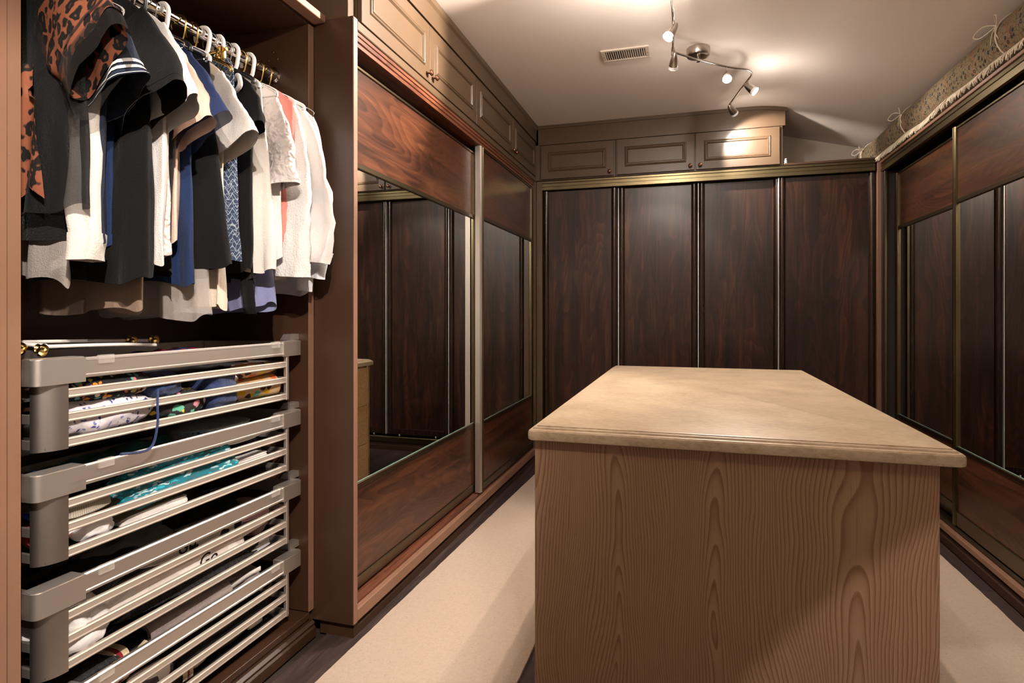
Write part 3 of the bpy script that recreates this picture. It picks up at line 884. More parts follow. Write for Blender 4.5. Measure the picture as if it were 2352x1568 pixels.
M['fringe'] = plain('cream_cotton_fringe', (0.74, 0.66, 0.53), 0.95)
M['string'] = plain('cream_string', (0.66, 0.57, 0.45), 0.9)
RC = (1.362, 2.346); RR = 0.119; RY0, RY1 = 1.55, 5.17
rr_ = empty('rolled_rug', (RC[0], (RY0 + RY1) / 2, 2.224), 'rolled patterned rug tied with string on top of the right wardrobe', 'rug')
V, F = [], []
ns, ny = 150, 60
for j in range(ny + 1):
    y_ = RY0 + (RY1 - RY0) * j / ny
    for i in range(ns + 1):
        t = i / ns
        a = -2.4 + t * 2 * pi * 3.4
        r = RR * (0.50 + 0.50 * t)
        sag = 1.0 + 0.02 * mnoise.noise(Vector((y_ * 1.7, a % (2 * pi), 0))) 
        V.append((RC[0] + r * cos(a) * sag, y_, RC[1] + r * sin(a) * sag))
for j in range(ny):
    for i in range(ns):
        F.append([j * (ns + 1) + i, j * (ns + 1) + i + 1, (j + 1) * (ns + 1) + i + 1, (j + 1) * (ns + 1) + i])
rg = mobj('rug_roll', V, F, M['rug'], rr_, True)
sm_ = rg.modifiers.new('thick', 'SOLIDIFY'); sm_.thickness = 0.009; sm_.offset = -1
# fringe strands along the lower front of the roll
random.seed(11)
geo = []
y_ = 2.1
while y_ < 4.72:
    dense = 1.0 + 0.8 * mnoise.noise(Vector((y_ * 2.2, 3.0, 0)))
    a0 = radians(216 + 8 * mnoise.noise(Vector((y_ * 3, 0, 0))))
    p0 = Vector((RC[0] + (RR + 0.004) * cos(a0), y_, RC[1] + (RR + 0.004) * sin(a0)))
    L = 0.030 + 0.022 * random.random() + (0.03 if y_ > 3.6 else 0)
    p1 = p0 + Vector((-0.010 - 0.012 * random.random(), 0.012 * (random.random() - 0.5), -L * 0.55))
    p2 = p1 + Vector((-0.006 + 0.012 * random.random(), 0.02 * (random.random() - 0.5), -L * 0.5))
    p2.z = max(p2.z, 2.2275)
    geo.append(tube_geo([p0, p1, p2], [0.0030, 0.0034, 0.0018], 5))
    y_ += 0.0085 / dense
V, F = join_geo(geo)
fo = mobj('fringe', V, F, M['fringe'], rr_, True); fo['kind'] = 'stuff'
for (yt, tilt) in ((4.98, 0.10), (4.12, 0.35), (2.96, 0.30)):
    ring = []
    for k in range(40):
        a = 2 * pi * k / 40
        ring.append((RC[0] + (RR + 0.004) * cos(a), yt + 0.05 * tilt * sin(a) * 2, RC[1] + (RR + 0.004) * sin(a)))
    tie = tube('string_tie', ring, 0.003, M['string'], rr_, 7, closed=True)
    a = radians(150)
    k0 = Vector((RC[0] + (RR + 0.007) * cos(a), yt + 0.02, RC[1] + (RR + 0.007) * sin(a)))
    for s_ in (-1, 1):
        lp = smooth_path([k0, k0 + Vector((-0.03, s_ * 0.05, 0.02)), k0 + Vector((-0.045, s_ * 0.10, 0.0)), k0 + Vector((-0.028, s_ * 0.07, -0.018)), k0], 6)
        tube('bow_loop', lp, 0.0024, M['string'], tie, 6)
        tube('bow_tail', smooth_path([k0, k0 + Vector((-0.012, s_ * 0.012, -0.03)), k0 + Vector((-0.008, s_ * 0.035, -0.07))], 5), 0.0024, M['string'], tie, 6)
# ================================================================== fabrics
def fabric(name, col, alpha=1.0, rough=0.9, weave=350, bump=0.25, sheen=0.2, var=0.12, fold=0.0):
    m = NT(name)
    co = m.coords()
    nz = m.noise(co, 14, 4, 0.6)
    m.base(m.mix(nz, tuple(c * (1 - var) for c in col), tuple(min(1, c * (1 + var)) for c in col)))
    m.set(rough=rough, spec=0.2, sheen=sheen if max(col) > 0.1 else 0.05, alpha=alpha)
    m.bump(m.math('ADD', m.noise(co, weave, 2), m.math('MULTIPLY', m.noise(m.mapping(co, (1, 1, 0.4)), 34, 3), 2.6)), bump * 1.4, 0.006)
    return m.m

def leopard(name, ground, alpha=1.0):
    m = NT(name)
    co = m.coords()
    wob = m.n('ShaderNodeTexNoise'); m.l(co, wob.inputs['Vector']); wob.inputs['Scale'].default_value = 26
    mixv = m.n('ShaderNodeVectorMath', operation='MULTIPLY_ADD')
    m.l(wob.outputs['Color'], mixv.inputs[0]); mixv.inputs[1].default_value = (0.045, 0.045, 0.045); m.l(co, mixv.inputs[2])
    d = m.voronoi(m.mapping(mixv.outputs[0], (1.15, 1.0, 0.8)), 34, 'F1', 0)
    c = m.ramp(d, [(0.10, (0.11, 0.045, 0.025)), (0.19, (0.006, 0.005, 0.005)), (0.46, (0.006, 0.005, 0.005)), (0.52, ground)])
    m.base(c)
    m.set(rough=0.75, spec=0.3, alpha=alpha)
    m.bump(m.noise(co, 300, 2), 0.15, 0.002)
    return m.m

def cells(name, ground, stops, scale=60, size=(0.30, 0.40), stretch=(1, 1, 1), rough=0.85, wob=0.02):
    """scattered multicolour print on a ground colour."""
    m = NT(name)
    co = m.coords()
    wn = m.n('ShaderNodeTexNoise'); m.l(co, wn.inputs['Vector']); wn.inputs['Scale'].default_value = 40
    mv = m.n('ShaderNodeVectorMath', operation='MULTIPLY_ADD')
    m.l(wn.outputs['Color'], mv.inputs[0]); mv.inputs[1].default_value = (wob, wob, wob); m.l(co, mv.inputs[2])
    v = m.mapping(mv.outputs[0], stretch)
    d = m.voronoi(v, scale, 'F1', 0)
    cc = m.n('ShaderNodeSeparateColor'); m.l(m.voronoi(v, scale, 'F1', 1), cc.inputs[0])
    n = len(stops)
    pick = m.ramp(cc.outputs[0], [(k / n, s) for k, s in enumerate(stops)], 'CONSTANT')
    c = m.mix(m.ramp(d, [(size[0], 1.0), (size[1], 0.0)]), ground, pick)
    m.base(c); m.set(rough=rough, spec=0.25)
    m.bump(m.noise(co, 220, 2), 0.2, 0.003)
    return m.m

def zigzag(name):
    m = NT(name)
    co = m.coords()
    sp = m.n('ShaderNodeSeparateXYZ'); m.l(co, sp.inputs[0])
    a = m.math('ADD', m.math('MULTIPLY', sp.outputs[2], 46.0), m.math('MULTIPLY', m.math('PINGPONG', m.math('ADD', m.math('MULTIPLY', sp.outputs[0], 60.0), m.math('MULTIPLY', sp.outputs[1], 60.0)), 1.0), 0.9))
    ln = m.ramp(m.math('FRACT', a), [(0.0, 1.0), (0.07, 1.0), (0.11, 0.0), (1.0, 0.0)])
    br = m.voronoi(co, 70, 'DISTANCE_TO_EDGE', 0)
    l2 = m.ramp(br, [(0.015, 1.0), (0.035, 0.0)])
    c = m.mix(m.math('MAXIMUM', ln, m.math('MULTIPLY', l2, 0.7)), (0.020, 0.040, 0.085), (0.45, 0.52, 0.60))
    m.base(c); m.set(rough=0.8)
    return m.m

def lace(name, col):
    m = NT(name)
    co = m.coords()
    wv = m.n('ShaderNodeTexNoise'); m.l(co, wv.inputs['Vector']); wv.inputs['Scale'].default_value = 22
    mv = m.n('ShaderNodeVectorMath', operation='MULTIPLY_ADD')
    m.l(wv.outputs['Color'], mv.inputs[0]); mv.inputs[1].default_value = (0.05, 0.05, 0.05); m.l(co, mv.inputs[2])
    e = m.voronoi(mv.outputs[0], 75, 'SMOOTH_F1', 0)
    m.base(m.mix(e, col, tuple(c * 0.72 for c in col))); m.set(rough=0.85)
    m.bump(m.math('MULTIPLY', e, -1.0), 0.9, 0.010)
    return m.m

def stripes(name, c1, c2, axis=1, freq=60.0, duty=0.5, rough=0.9):
    m = NT(name)
    co = m.coords()
    sp = m.n('ShaderNodeSeparateXYZ'); m.l(co, sp.inputs[0])
    nz = m.math('MULTIPLY', m.noise(co, 9, 2), 1.2)
    t = m.math('FRACT', m.math('ADD', m.math('MULTIPLY', sp.outputs[axis], freq), nz))
    m.base(m.mix(m.ramp(t, [(duty - 0.03, 0.0), (duty + 0.03, 1.0)]), c1, c2)); m.set(rough=rough)
    m.bump(m.noise(co, 300, 2), 0.2, 0.002)
    return m.m

FAB = dict(
    black=fabric('black_fabric', (0.0045, 0.0045, 0.005)),
    black_knit=fabric('black_knit', (0.007, 0.007, 0.008), weave=220, bump=0.5),
    charcoal=fabric('charcoal_fabric', (0.013, 0.012, 0.0125)),
    black_sheer=fabric('sheer_black_chiffon', (0.008, 0.008, 0.009), alpha=0.72, rough=0.6),
    black_net=fabric('sheer_black_net', (0.010, 0.009, 0.009), alpha=0.5, rough=0.6),
    black_gloss=fabric('black_coated_fabric', (0.010, 0.010, 0.012), rough=0.25),
    white=fabric('white_cotton', (0.70, 0.67, 0.655)),
    offwhite=fabric('offwhite_crepe', (0.68, 0.635, 0.59)),
    cream=fabric('cream_crepe', (0.69, 0.59, 0.48)),
    linen=fabric('white_linen', (0.69, 0.67, 0.66), weave=180, bump=0.4),
    sheer_white=fabric('sheer_white_chiffon', (0.60, 0.54, 0.50), alpha=0.42),
    sheer_beige=fabric('sheer_beige_chiffon', (0.42, 0.30, 0.22), alpha=0.55),
    pink=fabric('blush_pink_satin', (0.72, 0.50, 0.41), rough=0.45),
    navy=fabric('navy_pique', (0.016, 0.022, 0.042)),
    blue=fabric('deep_blue_jersey', (0.013, 0.028, 0.085)),
    navy_sheer=fabric('sheer_navy_chiffon', (0.014, 0.028, 0.095), alpha=0.88, rough=0.6),
    coral=fabric('coral_pink_cotton', (0.72, 0.26, 0.22)),
    pale_blue=fabric('pale_blue_grey_cotton', (0.66, 0.68, 0.73)),
    lavender=fabric('lavender_blue_cotton', (0.22, 0.24, 0.42)),
    lace=lace('white_lace', (0.70, 0.64, 0.62)),
    zigzag=zigzag('navy_zigzag_print'),
    leopard=leopard('orange_leopard_print', (0.215, 0.070, 0.034)),
    leopard_sheer=leopard('sheer_leopard_print', (0.40, 0.20, 0.13), alpha=0.75),
)
SH_Z = ROD_Z - 0.102

# ================================================================== hangers
def hanger(y, hook, arm, what, rz=0.0, half=0.195, clip=False):
    hm = {'white': 'white_pl', 'black': 'black_pl', 'wire': 'chrome', 'gold': 'gold'}[hook]
    am = {'white': 'white_pl', 'black': 'black_pl', 'wire': 'chrome', 'gold': 'gold'}[arm]
    hr = {'white': 0.0064, 'black': 0.0056, 'wire': 0.0022, 'gold': 0.0028}[hook]
    ar = {'white': 0.0055, 'black': 0.0065, 'wire': 0.0018, 'gold': 0.0060}[arm]
    kind = {'white': 'white plastic', 'black': 'black plastic', 'wire': 'chrome wire', 'gold': 'gold-hooked'}[hook]
    h = empty('clothes_hanger', (ROD_X, y, ROD_Z), '%s hanger carrying the %s' % (kind, what), 'hanger', 'hangers on the closet rail', rz)
    R = 0.0295
    zc = 0.0172 - R + hr
    pts = [(R * cos(radians(a)), 0, R * sin(radians(a)) + zc) for a in range(205, -31, -20)]
    pts += [(R * 0.7, 0, -0.050), (0.005, 0, -0.070), (0, 0, -0.080), (0, 0, -0.090)]
    tube('hook', smooth_path(pts, 2), hr, M[hm], h, 8, local=True)
    if clip:
        tube('bar', [(-0.16, 0, -0.094), (0.16, 0, -0.094)], 0.0045, M[am], h, 8, local=True)
        for s in (-1, 1):
            bm = bmesh.new()
            bm_box(bm, s * 0.135 - 0.014, s * 0.135 + 0.014, -0.009, 0.009, -0.130, -0.084, 0.004, 2)
            bm_obj('clip', bm, M['gold'], h, True, True, 40)
            lathe('clip_spring', [(0.0, -0.013), (0.008, -0.012), (0.008, 0.012), (0.0, 0.013)], (s * 0.135, 0, -0.106), (0, 1, 0), M['gold'], h, 12, local=True)
    else:
        for s in (-1, 1):
            c = [(0, 0, -0.090), (s * 0.03, 0, -0.094), (s * half * 0.6, 0, -0.124), (s * half, 0, -0.162), (s * (half + 0.006), 0, -0.180)]
            tube('shoulder_arm', smooth_path(c, 4), ar, M[am], h, 8, local=True)
        if arm in ('white', 'wire'):
            tube('trouser_bar', [(-half, 0, -0.180), (half, 0, -0.180)], ar * 0.8, M[am], h, 8, local=True)
    return h

# ================================================================== garments
def sgnpow(v, p): return (abs(v) ** p) * (1 if v >= 0 else -1)

class Garment:
    def __init__(s, seed, L=0.65, neck=0.065, sh=0.195, hem=0.21, waist=0.0, thick=0.026, fold=0.012, kf=34.0, tail=0.0, drop=0.078, hemw=0.008):
        s.__dict__.update(L=L, neck=neck, sh=sh, hem=hem, waist=waist, thick=thick, fold=fold, kf=kf, tail=tail, drop=drop, hemw=hemw, seed=seed)
        rnd = random.Random(seed)
        s.p = [rnd.uniform(0, 6.28) for _ in range(6)]
    def body(s, t, ph, off=0.0):
        f = s.drop / s.L
        if t < f:
            u = t / f; hw = s.neck + (s.sh - s.neck) * u ** 0.9; th = 0.008 + 0.006 * u; z = -s.drop * u ** 1.25; u2 = 0.0
        else:
            u2 = (t - f) / (1 - f)
            hw = s.sh + (s.hem - s.sh) * u2 - s.waist * sin(pi * min(1, u2 * 1.2)); z = -s.drop - (s.L - s.drop) * u2
            th = 0.014 + (s.thick - 0.014) * min(1.0, u2 * 1.6)
        c, d = cos(ph), sin(ph)
        x = (hw + off) * sgnpow(c, 0.72); y = (th + off) * sgnpow(d, 0.95)
        a = s.fold * (u2 ** 0.8)
        y += a * sin(x * s.kf + s.p[0] + 0.8 * u2) + 0.5 * a * sin(x * s.kf * 2.1 + s.p[1] - 1.3 * u2) 
        x += 0.6 * a * sin(ph * 3 + s.p[2] + 2 * u2)
        y += 0.010 * u2 * mnoise.noise(Vector((x * 7, z * 4, s.seed * 1.7))) + 0.006 * min(1, u2 * 3) * mnoise.noise(Vector((x * 30, z * 9, s.seed * 0.7)))
        x += 0.014 * u2 * mnoise.noise(Vector((z * 5, d * 2, s.seed * 2.3)))
        z += u2 ** 5 * (s.hemw * sin(ph * 2 + s.p[3]) + s.hemw * 0.6 * sin(ph * 5 + s.p[4]))
        z -= s.tail * u2 ** 4 * (1 - abs(c) ** 2)
        return Vector((x, y, z))
    def setsleeve(s, pts, w0, w1, t0=0.016, t1=0.028, side=1, wr=0.0):
        pts = [(p[0] if side > 0 else -(0.12 + (p[0] - 0.12) * 0.35), p[1], p[2]) for p in pts]
        s.sp = smooth_path(pts, 8); s.sw = (w0, w1); s.st = (t0, t1); s.side = side; s.wr = wr
    def sleeve(s, t, ph, off=0.0):
        n = len(s.sp) - 1
        q = min(max(t, 0), 1) * n; i = min(int(q), n - 1); fr = q - i
        p = s.sp[i].lerp(s.sp[i + 1], fr)
        T = (s.sp[min(i + 2, n)] - s.sp[max(i - 1, 0)]).normalized()
        Yv = Vector((0, 1, 0)); W = T.cross(Yv).normalized()
        w = s.sw[0] + (s.sw[1] - s.sw[0]) * t + s.wr * sin(pi * t) + off; th = s.st[0] + (s.st[1] - s.st[0]) * t + off
        c, d = cos(ph), sin(ph)
        v = p + W * (w * sgnpow(c, 0.8)) + Yv * (th * sgnpow(d, 0.95))
        a = s.fold * 0.55 * t
        v += Yv * (a * sin(c * 5 + s.p[5] + 3 * t)) + W * (0.5 * a * sin(14 * t + s.p[2] + 2 * ph))
        v += Vector((0.008, 0.008, 0.004)) * (mnoise.noise(v * 14 + Vector((s.seed, 0, 0))) * min(1, 2 * t)) + Vector((0.006, 0.006, 0)) * (1 - abs(mnoise.noise(Vector((v.x * 34, v.y * 34, v.z * 17)) + Vector((0, s.seed, 0)))) - 0.75)
        return v
    def mesh(s, fn, t0, t1, nt, nph, off=0.0):
        V, F = [], []
        for i in range(nt + 1):
            for k in range(nph):
                V.append(fn(t0 + (t1 - t0) * i / nt, 2 * pi * k / nph, off))
        for i in range(nt):
            for k in range(nph):
                F.append([i * nph + k, i * nph + (k + 1) % nph, (i + 1) * nph + (k + 1) % nph, (i + 1) * nph + k])
        return V, F

SLV = {   # centre lines of the sleeves; the upper edge starts at the shoulder point
    'short': [(0.120, 0, -0.120), (0.165, -0.004, -0.185), (0.212, -0.010, -0.255), (0.245, -0.014, -0.315)],
    'wide': [(0.118, 0, -0.112), (0.170, -0.004, -0.160), (0.228, -0.010, -0.212), (0.272, -0.014, -0.250)],
    'cap': [(0.125, 0, -0.120), (0.158, -0.004, -0.175), (0.185, -0.010, -0.235)],
    'hang': [(0.130, 0, -0.120), (0.175, -0.004, -0.200), (0.205, -0.010, -0.300), (0.215, -0.014, -0.375)],
    'long': [(0.130, 0, -0.120), (0.165, -0.004, -0.200), (0.195, -0.012, -0.360), (0.205, -0.018, -0.520), (0.200, -0.020, -0.660)],
    'puff': [(0.130, 0, -0.120), (0.185, -0.004, -0.220), (0.235, -0.010, -0.370), (0.270, -0.016, -0.500), (0.262, -0.018, -0.610)],
    'tight': [(0.140, 0, -0.110), (0.170, -0.010, -0.220), (0.190, -0.022, -0.420), (0.200, -0.024, -0.665)],
}
def garment(name, label, cat, y, fab, seed, hang, sleeve=None, slw=(0.085, 0.095), sfab=None, rz=0.0, dx=0.0, trims=(), sth=(0.016, 0.030), wr=0.0, what=None, clip=False, dz=0.0, **kw):
    g = Garment(seed, **kw)
    root = empty(name, (ROD_X + dx, y, SH_Z + dz), label, cat, 'clothes hanging on the closet rail', rz)
    V, F = g.mesh(g.body, 0.0, 1.0, 34, 64)
    mobj('body', V, F, FAB[fab], root, True, True)
    if 'hem' in trims:
        V, F = g.mesh(g.body, 0.955, 1.0, 3, 64, 0.0018)
        mobj('hem_band', V, F, FAB[fab], root, True, True)
    if sleeve:
        for side in (1, -1):
            g.setsleeve(SLV[sleeve], slw[0], slw[1], sth[0], sth[1], side, wr)
            V, F = g.mesh(g.sleeve, 0.0, 1.0, 22, 32)
            so = mobj('sleeve', V, F, FAB[sfab or fab], root, True, True)
            if 'cuff' in trims:
                V, F = g.mesh(g.sleeve, 0.90, 1.0, 4, 32, 0.0028)
                mobj('cuff', V, F, FAB[sfab or fab], so, True, True)
            if 'band' in trims:
                V, F = g.mesh(g.sleeve, 0.88, 0.885, 1, 32, 0.0016)
                mobj('seam', V, F, FAB['black'], so, True, True)
            if 'stripe' in trims:
                for a, b in ((0.80, 0.835), (0.87, 0.905), (0.975, 0.99)):
                    V, F = g.mesh(g.sleeve, a, b, 2, 32, 0.0022)
                    mobj('cuff_stripe', V, F, FAB['white'], so, True, True)
            if 'sheerhem' in trims:
                V, F = g.mesh(g.sleeve, 0.72, 0.76, 2, 32, 0.002)
                mobj('sleeve_seam', V, F, FAB['black_sheer'], so, True, True)
                g2 = [(p[0], p[1], p[2]) for p in g.sp]
                V, F = g.mesh(g.sleeve, 0.86, 1.0, 8, 32, 0.004)
                V = [v + Vector((0.014 * side * max(0, (i // 32) - 2) / 6, 0, -0.040 * max(0, (i // 32) - 2) / 6)) for i, v in enumerate(V)]
                mobj('sheer_ruffle', V, F, FAB['black_net'], so, True, True)
    if hang:
        hanger(y, hang[0], hang[1], what or name.replace('_', ' '), rz, clip=clip)
    return g, root

R_ = radians
# near to far along the rail
garment('leopard_blouse', 'leopard-print blouse with sheer black trim, nearest on the rail', 'blouse', 0.948, 'black_sheer', 1, ('black', 'black'), 'wide', (0.092, 0.108), 'leopard', rz=R_(-4), L=0.56, thick=0.022, sth=(0.02, 0.034), trims=('sheerhem',), dx=0.050, what='leopard-print blouse')
# leopard tie hanging down its front
g_tie = bpy.data.objects['leopard_blouse']
pts = smooth_path([(0.078, -0.030, -0.25), (0.090, -0.036, -0.29), (0.098, -0.036, -0.33), (0.094, -0.036, -0.39), (0.100, -0.036, -0.45), (0.104, -0.036, -0.51)], 6)
V, F = [], []
for i, p in enumerate(pts):
    t = i / (len(pts) - 1)
    wv = 0.020 + 0.018 * min(1, t * 1.6) - (0.016 if 0.26 < t < 0.34 else 0)
    for k in range(9):
        a = k / 8 * 2 - 1
        V.append(p + Vector((wv * a, -0.006 * cos(a * 4 + t * 5) - 0.004, -0.03 * abs(a) * t)))
for i in range(len(pts) - 1):
    for k in range(8):
        F.append([i * 9 + k, i * 9 + k + 1, (i + 1) * 9 + k + 1, (i + 1) * 9 + k])
to = mobj('neck_tie', V, F, FAB['leopard'], g_tie, True, True)
garment('sheer_blouse', 'sheer white long blouse showing only its pointed hem at the near end of the rail', 'blouse', 0.985, 'sheer_white', 2, ('wire', 'wire'), None, L=0.72, sh=0.15, hem=0.165, tail=-0.05, fold=0.016, hemw=0.020, what='sheer white blouse')
garment('black_knit_top', 'black knit top behind the leopard blouse', 'top', 0.972, 'black_knit', 3, ('wire', 'wire'), 'cap', (0.08, 0.085), 'black_gloss', rz=R_(-3), L=0.625, hem=0.205, thick=0.026, trims=('hem',))
garment('cream_cardigan', 'cream cardigan with one long narrow sleeve hanging straight', 'cardigan', 1.003, 'offwhite', 4, ('white', 'white'), 'tight', (0.050, 0.026), rz=R_(-2), L=0.62, sh=0.165, hem=0.14, thick=0.018, trims=('cuff',), dx=0.018)
garment('polo_shirt', 'navy polo shirt with white stripes round the sleeve cuff', 'shirt', 1.030, 'navy', 5, ('white', 'white'), 'short', (0.085, 0.094), rz=R_(-8), L=0.62, hem=0.20, trims=('stripe',), sth=(0.016, 0.034), dx=0.05)
garment('blue_tee', 'deep blue jersey top beside the navy polo', 'top', 1.062, 'blue', 6, ('wire', 'wire'), None, rz=R_(2), L=0.63, hem=0.185, thick=0.022, trims=('hem',))
garment('black_dress', 'black dress with wide short sleeves', 'dress', 1.098, 'black', 7, ('white', 'white'), 'short', (0.095, 0.112), rz=R_(-6), L=0.70, hem=0.215, thick=0.034, trims=('hem', 'band'), sth=(0.018, 0.040), dx=0.065)
garment('beige_blouse', 'sheer beige blouse with a curved hem below the black dress', 'blouse', 1.125, 'sheer_beige', 8, ('gold', 'wire'), None, L=0.76, hem=0.20, tail=0.03, fold=0.010, hemw=0.012)
garment('white_blouse', 'white crepe blouse with loose short sleeves next to the black dress', 'blouse', 1.152, 'white', 9, ('white', 'white'), 'short', (0.088, 0.092), rz=R_(-4), L=0.655, hem=0.20, thick=0.03, fold=0.016, trims=('hem',), dx=0.06)
garment('lace_top', 'white embroidered lace top', 'top', 1.190, 'lace', 10, ('black', 'black'), 'cap', (0.07, 0.06), rz=R_(-5), L=0.64, hem=0.225, thick=0.024, fold=0.014, trims=('hem',), dx=0.03)
garment('charcoal_dress', 'charcoal crepe dress between the lace top and the pink blouse', 'dress', 1.222, 'charcoal', 11, ('black', 'black'), 'cap', (0.070, 0.075), rz=R_(-4), L=0.68, hem=0.19, thick=0.022, dx=0.01)
garment('pink_blouse', 'blush pink satin blouse', 'blouse', 1.255, 'pink', 12, ('wire', 'wire'), 'short', (0.082, 0.085), rz=R_(-2), L=0.60, hem=0.185, dx=0.0)
garment('navy_blouse', 'sheer navy chiffon blouse with a flared sleeve', 'blouse', 1.290, 'blue', 13, ('black', 'black'), 'short', (0.085, 0.115), 'navy_sheer', rz=R_(-6), L=0.70, hem=0.200, thick=0.024, dx=0.004)
garment('sheer_tunic', 'long sheer white tunic whose hem shows below the dark tops', 'tunic', 1.322, 'sheer_white', 14, ('wire', 'wire'), None, L=0.785, sh=0.15, hem=0.20, thick=0.040, fold=0.018, hemw=0.010, tail=0.01)
garment('black_skirt_dress', 'smooth black sleeveless dress in the middle of the rail', 'dress', 1.365, 'black', 15, ('white', 'white'), None, rz=R_(-8), L=0.655, sh=0.19, hem=0.235, thick=0.036, fold=0.014, trims=('hem',), dx=0.01, what='smooth black dress')
garment('cream_blouse', 'long cream blouse with wide short sleeves and a low hem', 'blouse', 1.425, 'cream', 16, ('gold', 'gold'), 'short', (0.085, 0.105), 'offwhite', rz=R_(-3), L=0.765, hem=0.21, thick=0.026, fold=0.014, trims=('hem', 'cuff'), dx=-0.02)
garment('zigzag_trousers', 'navy trousers with a fine white zigzag print on a gold clip hanger', 'trousers', 1.475, 'zigzag', 17, ('gold', 'gold'), None, rz=R_(-10), L=0.615, neck=0.145, sh=0.165, hem=0.195, thick=0.026, fold=0.020, kf=40, dx=0.02, clip=True, drop=0.03, dz=-0.018)
garment('black_tee', 'black short-sleeved top right of the zigzag trousers', 'top', 1.518, 'black', 18, ('white', 'black'), 'cap', (0.080, 0.080), rz=R_(-3), L=0.65, hem=0.20, thick=0.03, fold=0.014, trims=('hem',))
garment('black_camisole', 'long black camisole with a strap hanging lowest', 'top', 1.548, 'black_knit', 19, ('wire', 'wire'), None, L=0.68, sh=0.17, hem=0.19, thick=0.02)
bo = bpy.data.objects['black_camisole']
V, F = [], []
for i in range(7):
    for k in range(2):
        V.append((0.125 + 0.045 * k + 0.003 * i, -0.01, -0.64 - 0.024 * i))
for i in range(6): F.append([i * 2, i * 2 + 1, i * 2 + 3, i * 2 + 2])
so = mobj('hanging_strap', V, F, FAB['black'], bo, True, True)
md = so.modifiers.new('t', 'SOLIDIFY'); md.thickness = 0.003
garment('tie_neck_blouse', 'white sleeveless tie-neck blouse', 'blouse', 1.580, 'offwhite', 20, ('white', 'white'), None, rz=R_(-12), L=0.645, sh=0.18, hem=0.215, thick=0.034, fold=0.018, kf=42, dx=0.025)
tn = bpy.data.objects['tie_neck_blouse']
k0 = Vector((0.10, -0.04, -0.075))
for s_ in (-1, 1):
    tube('neck_bow', smooth_path([k0, k0 + Vector((s_ * 0.05, -0.02, 0.02)), k0 + Vector((s_ * 0.075, -0.03, -0.015)), k0 + Vector((s_ * 0.03, -0.015, -0.025)), k0], 6), 0.0075, FAB['offwhite'], tn, 8, local=True)
    tube('bow_tail', smooth_path([k0, k0 + Vector((s_ * 0.015, -0.012, -0.08)), k0 + Vector((s_ * 0.028, -0.014, -0.19))], 6), 0.0070, FAB['offwhite'], tn, 8, local=True)
garment('lavender_shirt', 'lavender-blue shirt whose rounded hem hangs lowest at the right', 'shirt', 1.612, 'lavender', 21, ('wire', 'wire'), None, L=0.750, sh=0.13, hem=0.185, thick=0.03, tail=0.03)
garment('white_lace_blouse', 'white blouse with embroidered turn-back short sleeves beside the coral top', 'blouse', 1.645, 'white', 22, ('white', 'white'), 'hang', (0.072, 0.066), 'lace', rz=R_(-8), L=0.60, hem=0.195, thick=0.024, trims=('cuff', 'hem'), dx=0.012)
garment('coral_top', 'coral pink top peeking out between white blouses', 'top', 1.680, 'coral', 23, ('gold', 'wire'), None, rz=R_(-2), L=0.56, hem=0.205, sh=0.20, thick=0.018, dx=0.02)
garment('linen_shirt', 'white linen shirt with a wide turned-up cuff', 'shirt', 1.718, 'linen', 24, ('white', 'white'), 'long', (0.086, 0.078), rz=R_(-4), L=0.62, hem=0.19, thick=0.026, trims=('cuff',), sth=(0.02, 0.030))
garment('puff_sleeve_blouse', 'white blouse with a gathered puff sleeve, bulging furthest into the room', 'blouse', 1.765, 'white', 25, ('gold', 'white'), 'puff', (0.084, 0.052), rz=R_(-2), L=0.66, hem=0.20, thick=0.026, trims=('cuff',), fold=0.02, sth=(0.02, 0.026), wr=0.014)
garment('pale_grey_shirt', 'pale blue-grey shirt at the far end of the rail', 'shirt', 1.806, 'pale_blue', 26, ('gold', 'wire'), 'long', (0.080, 0.060), rz=R_(2), L=0.70, hem=0.20, thick=0.020, sth=(0.014, 0.018), tail=0.02)
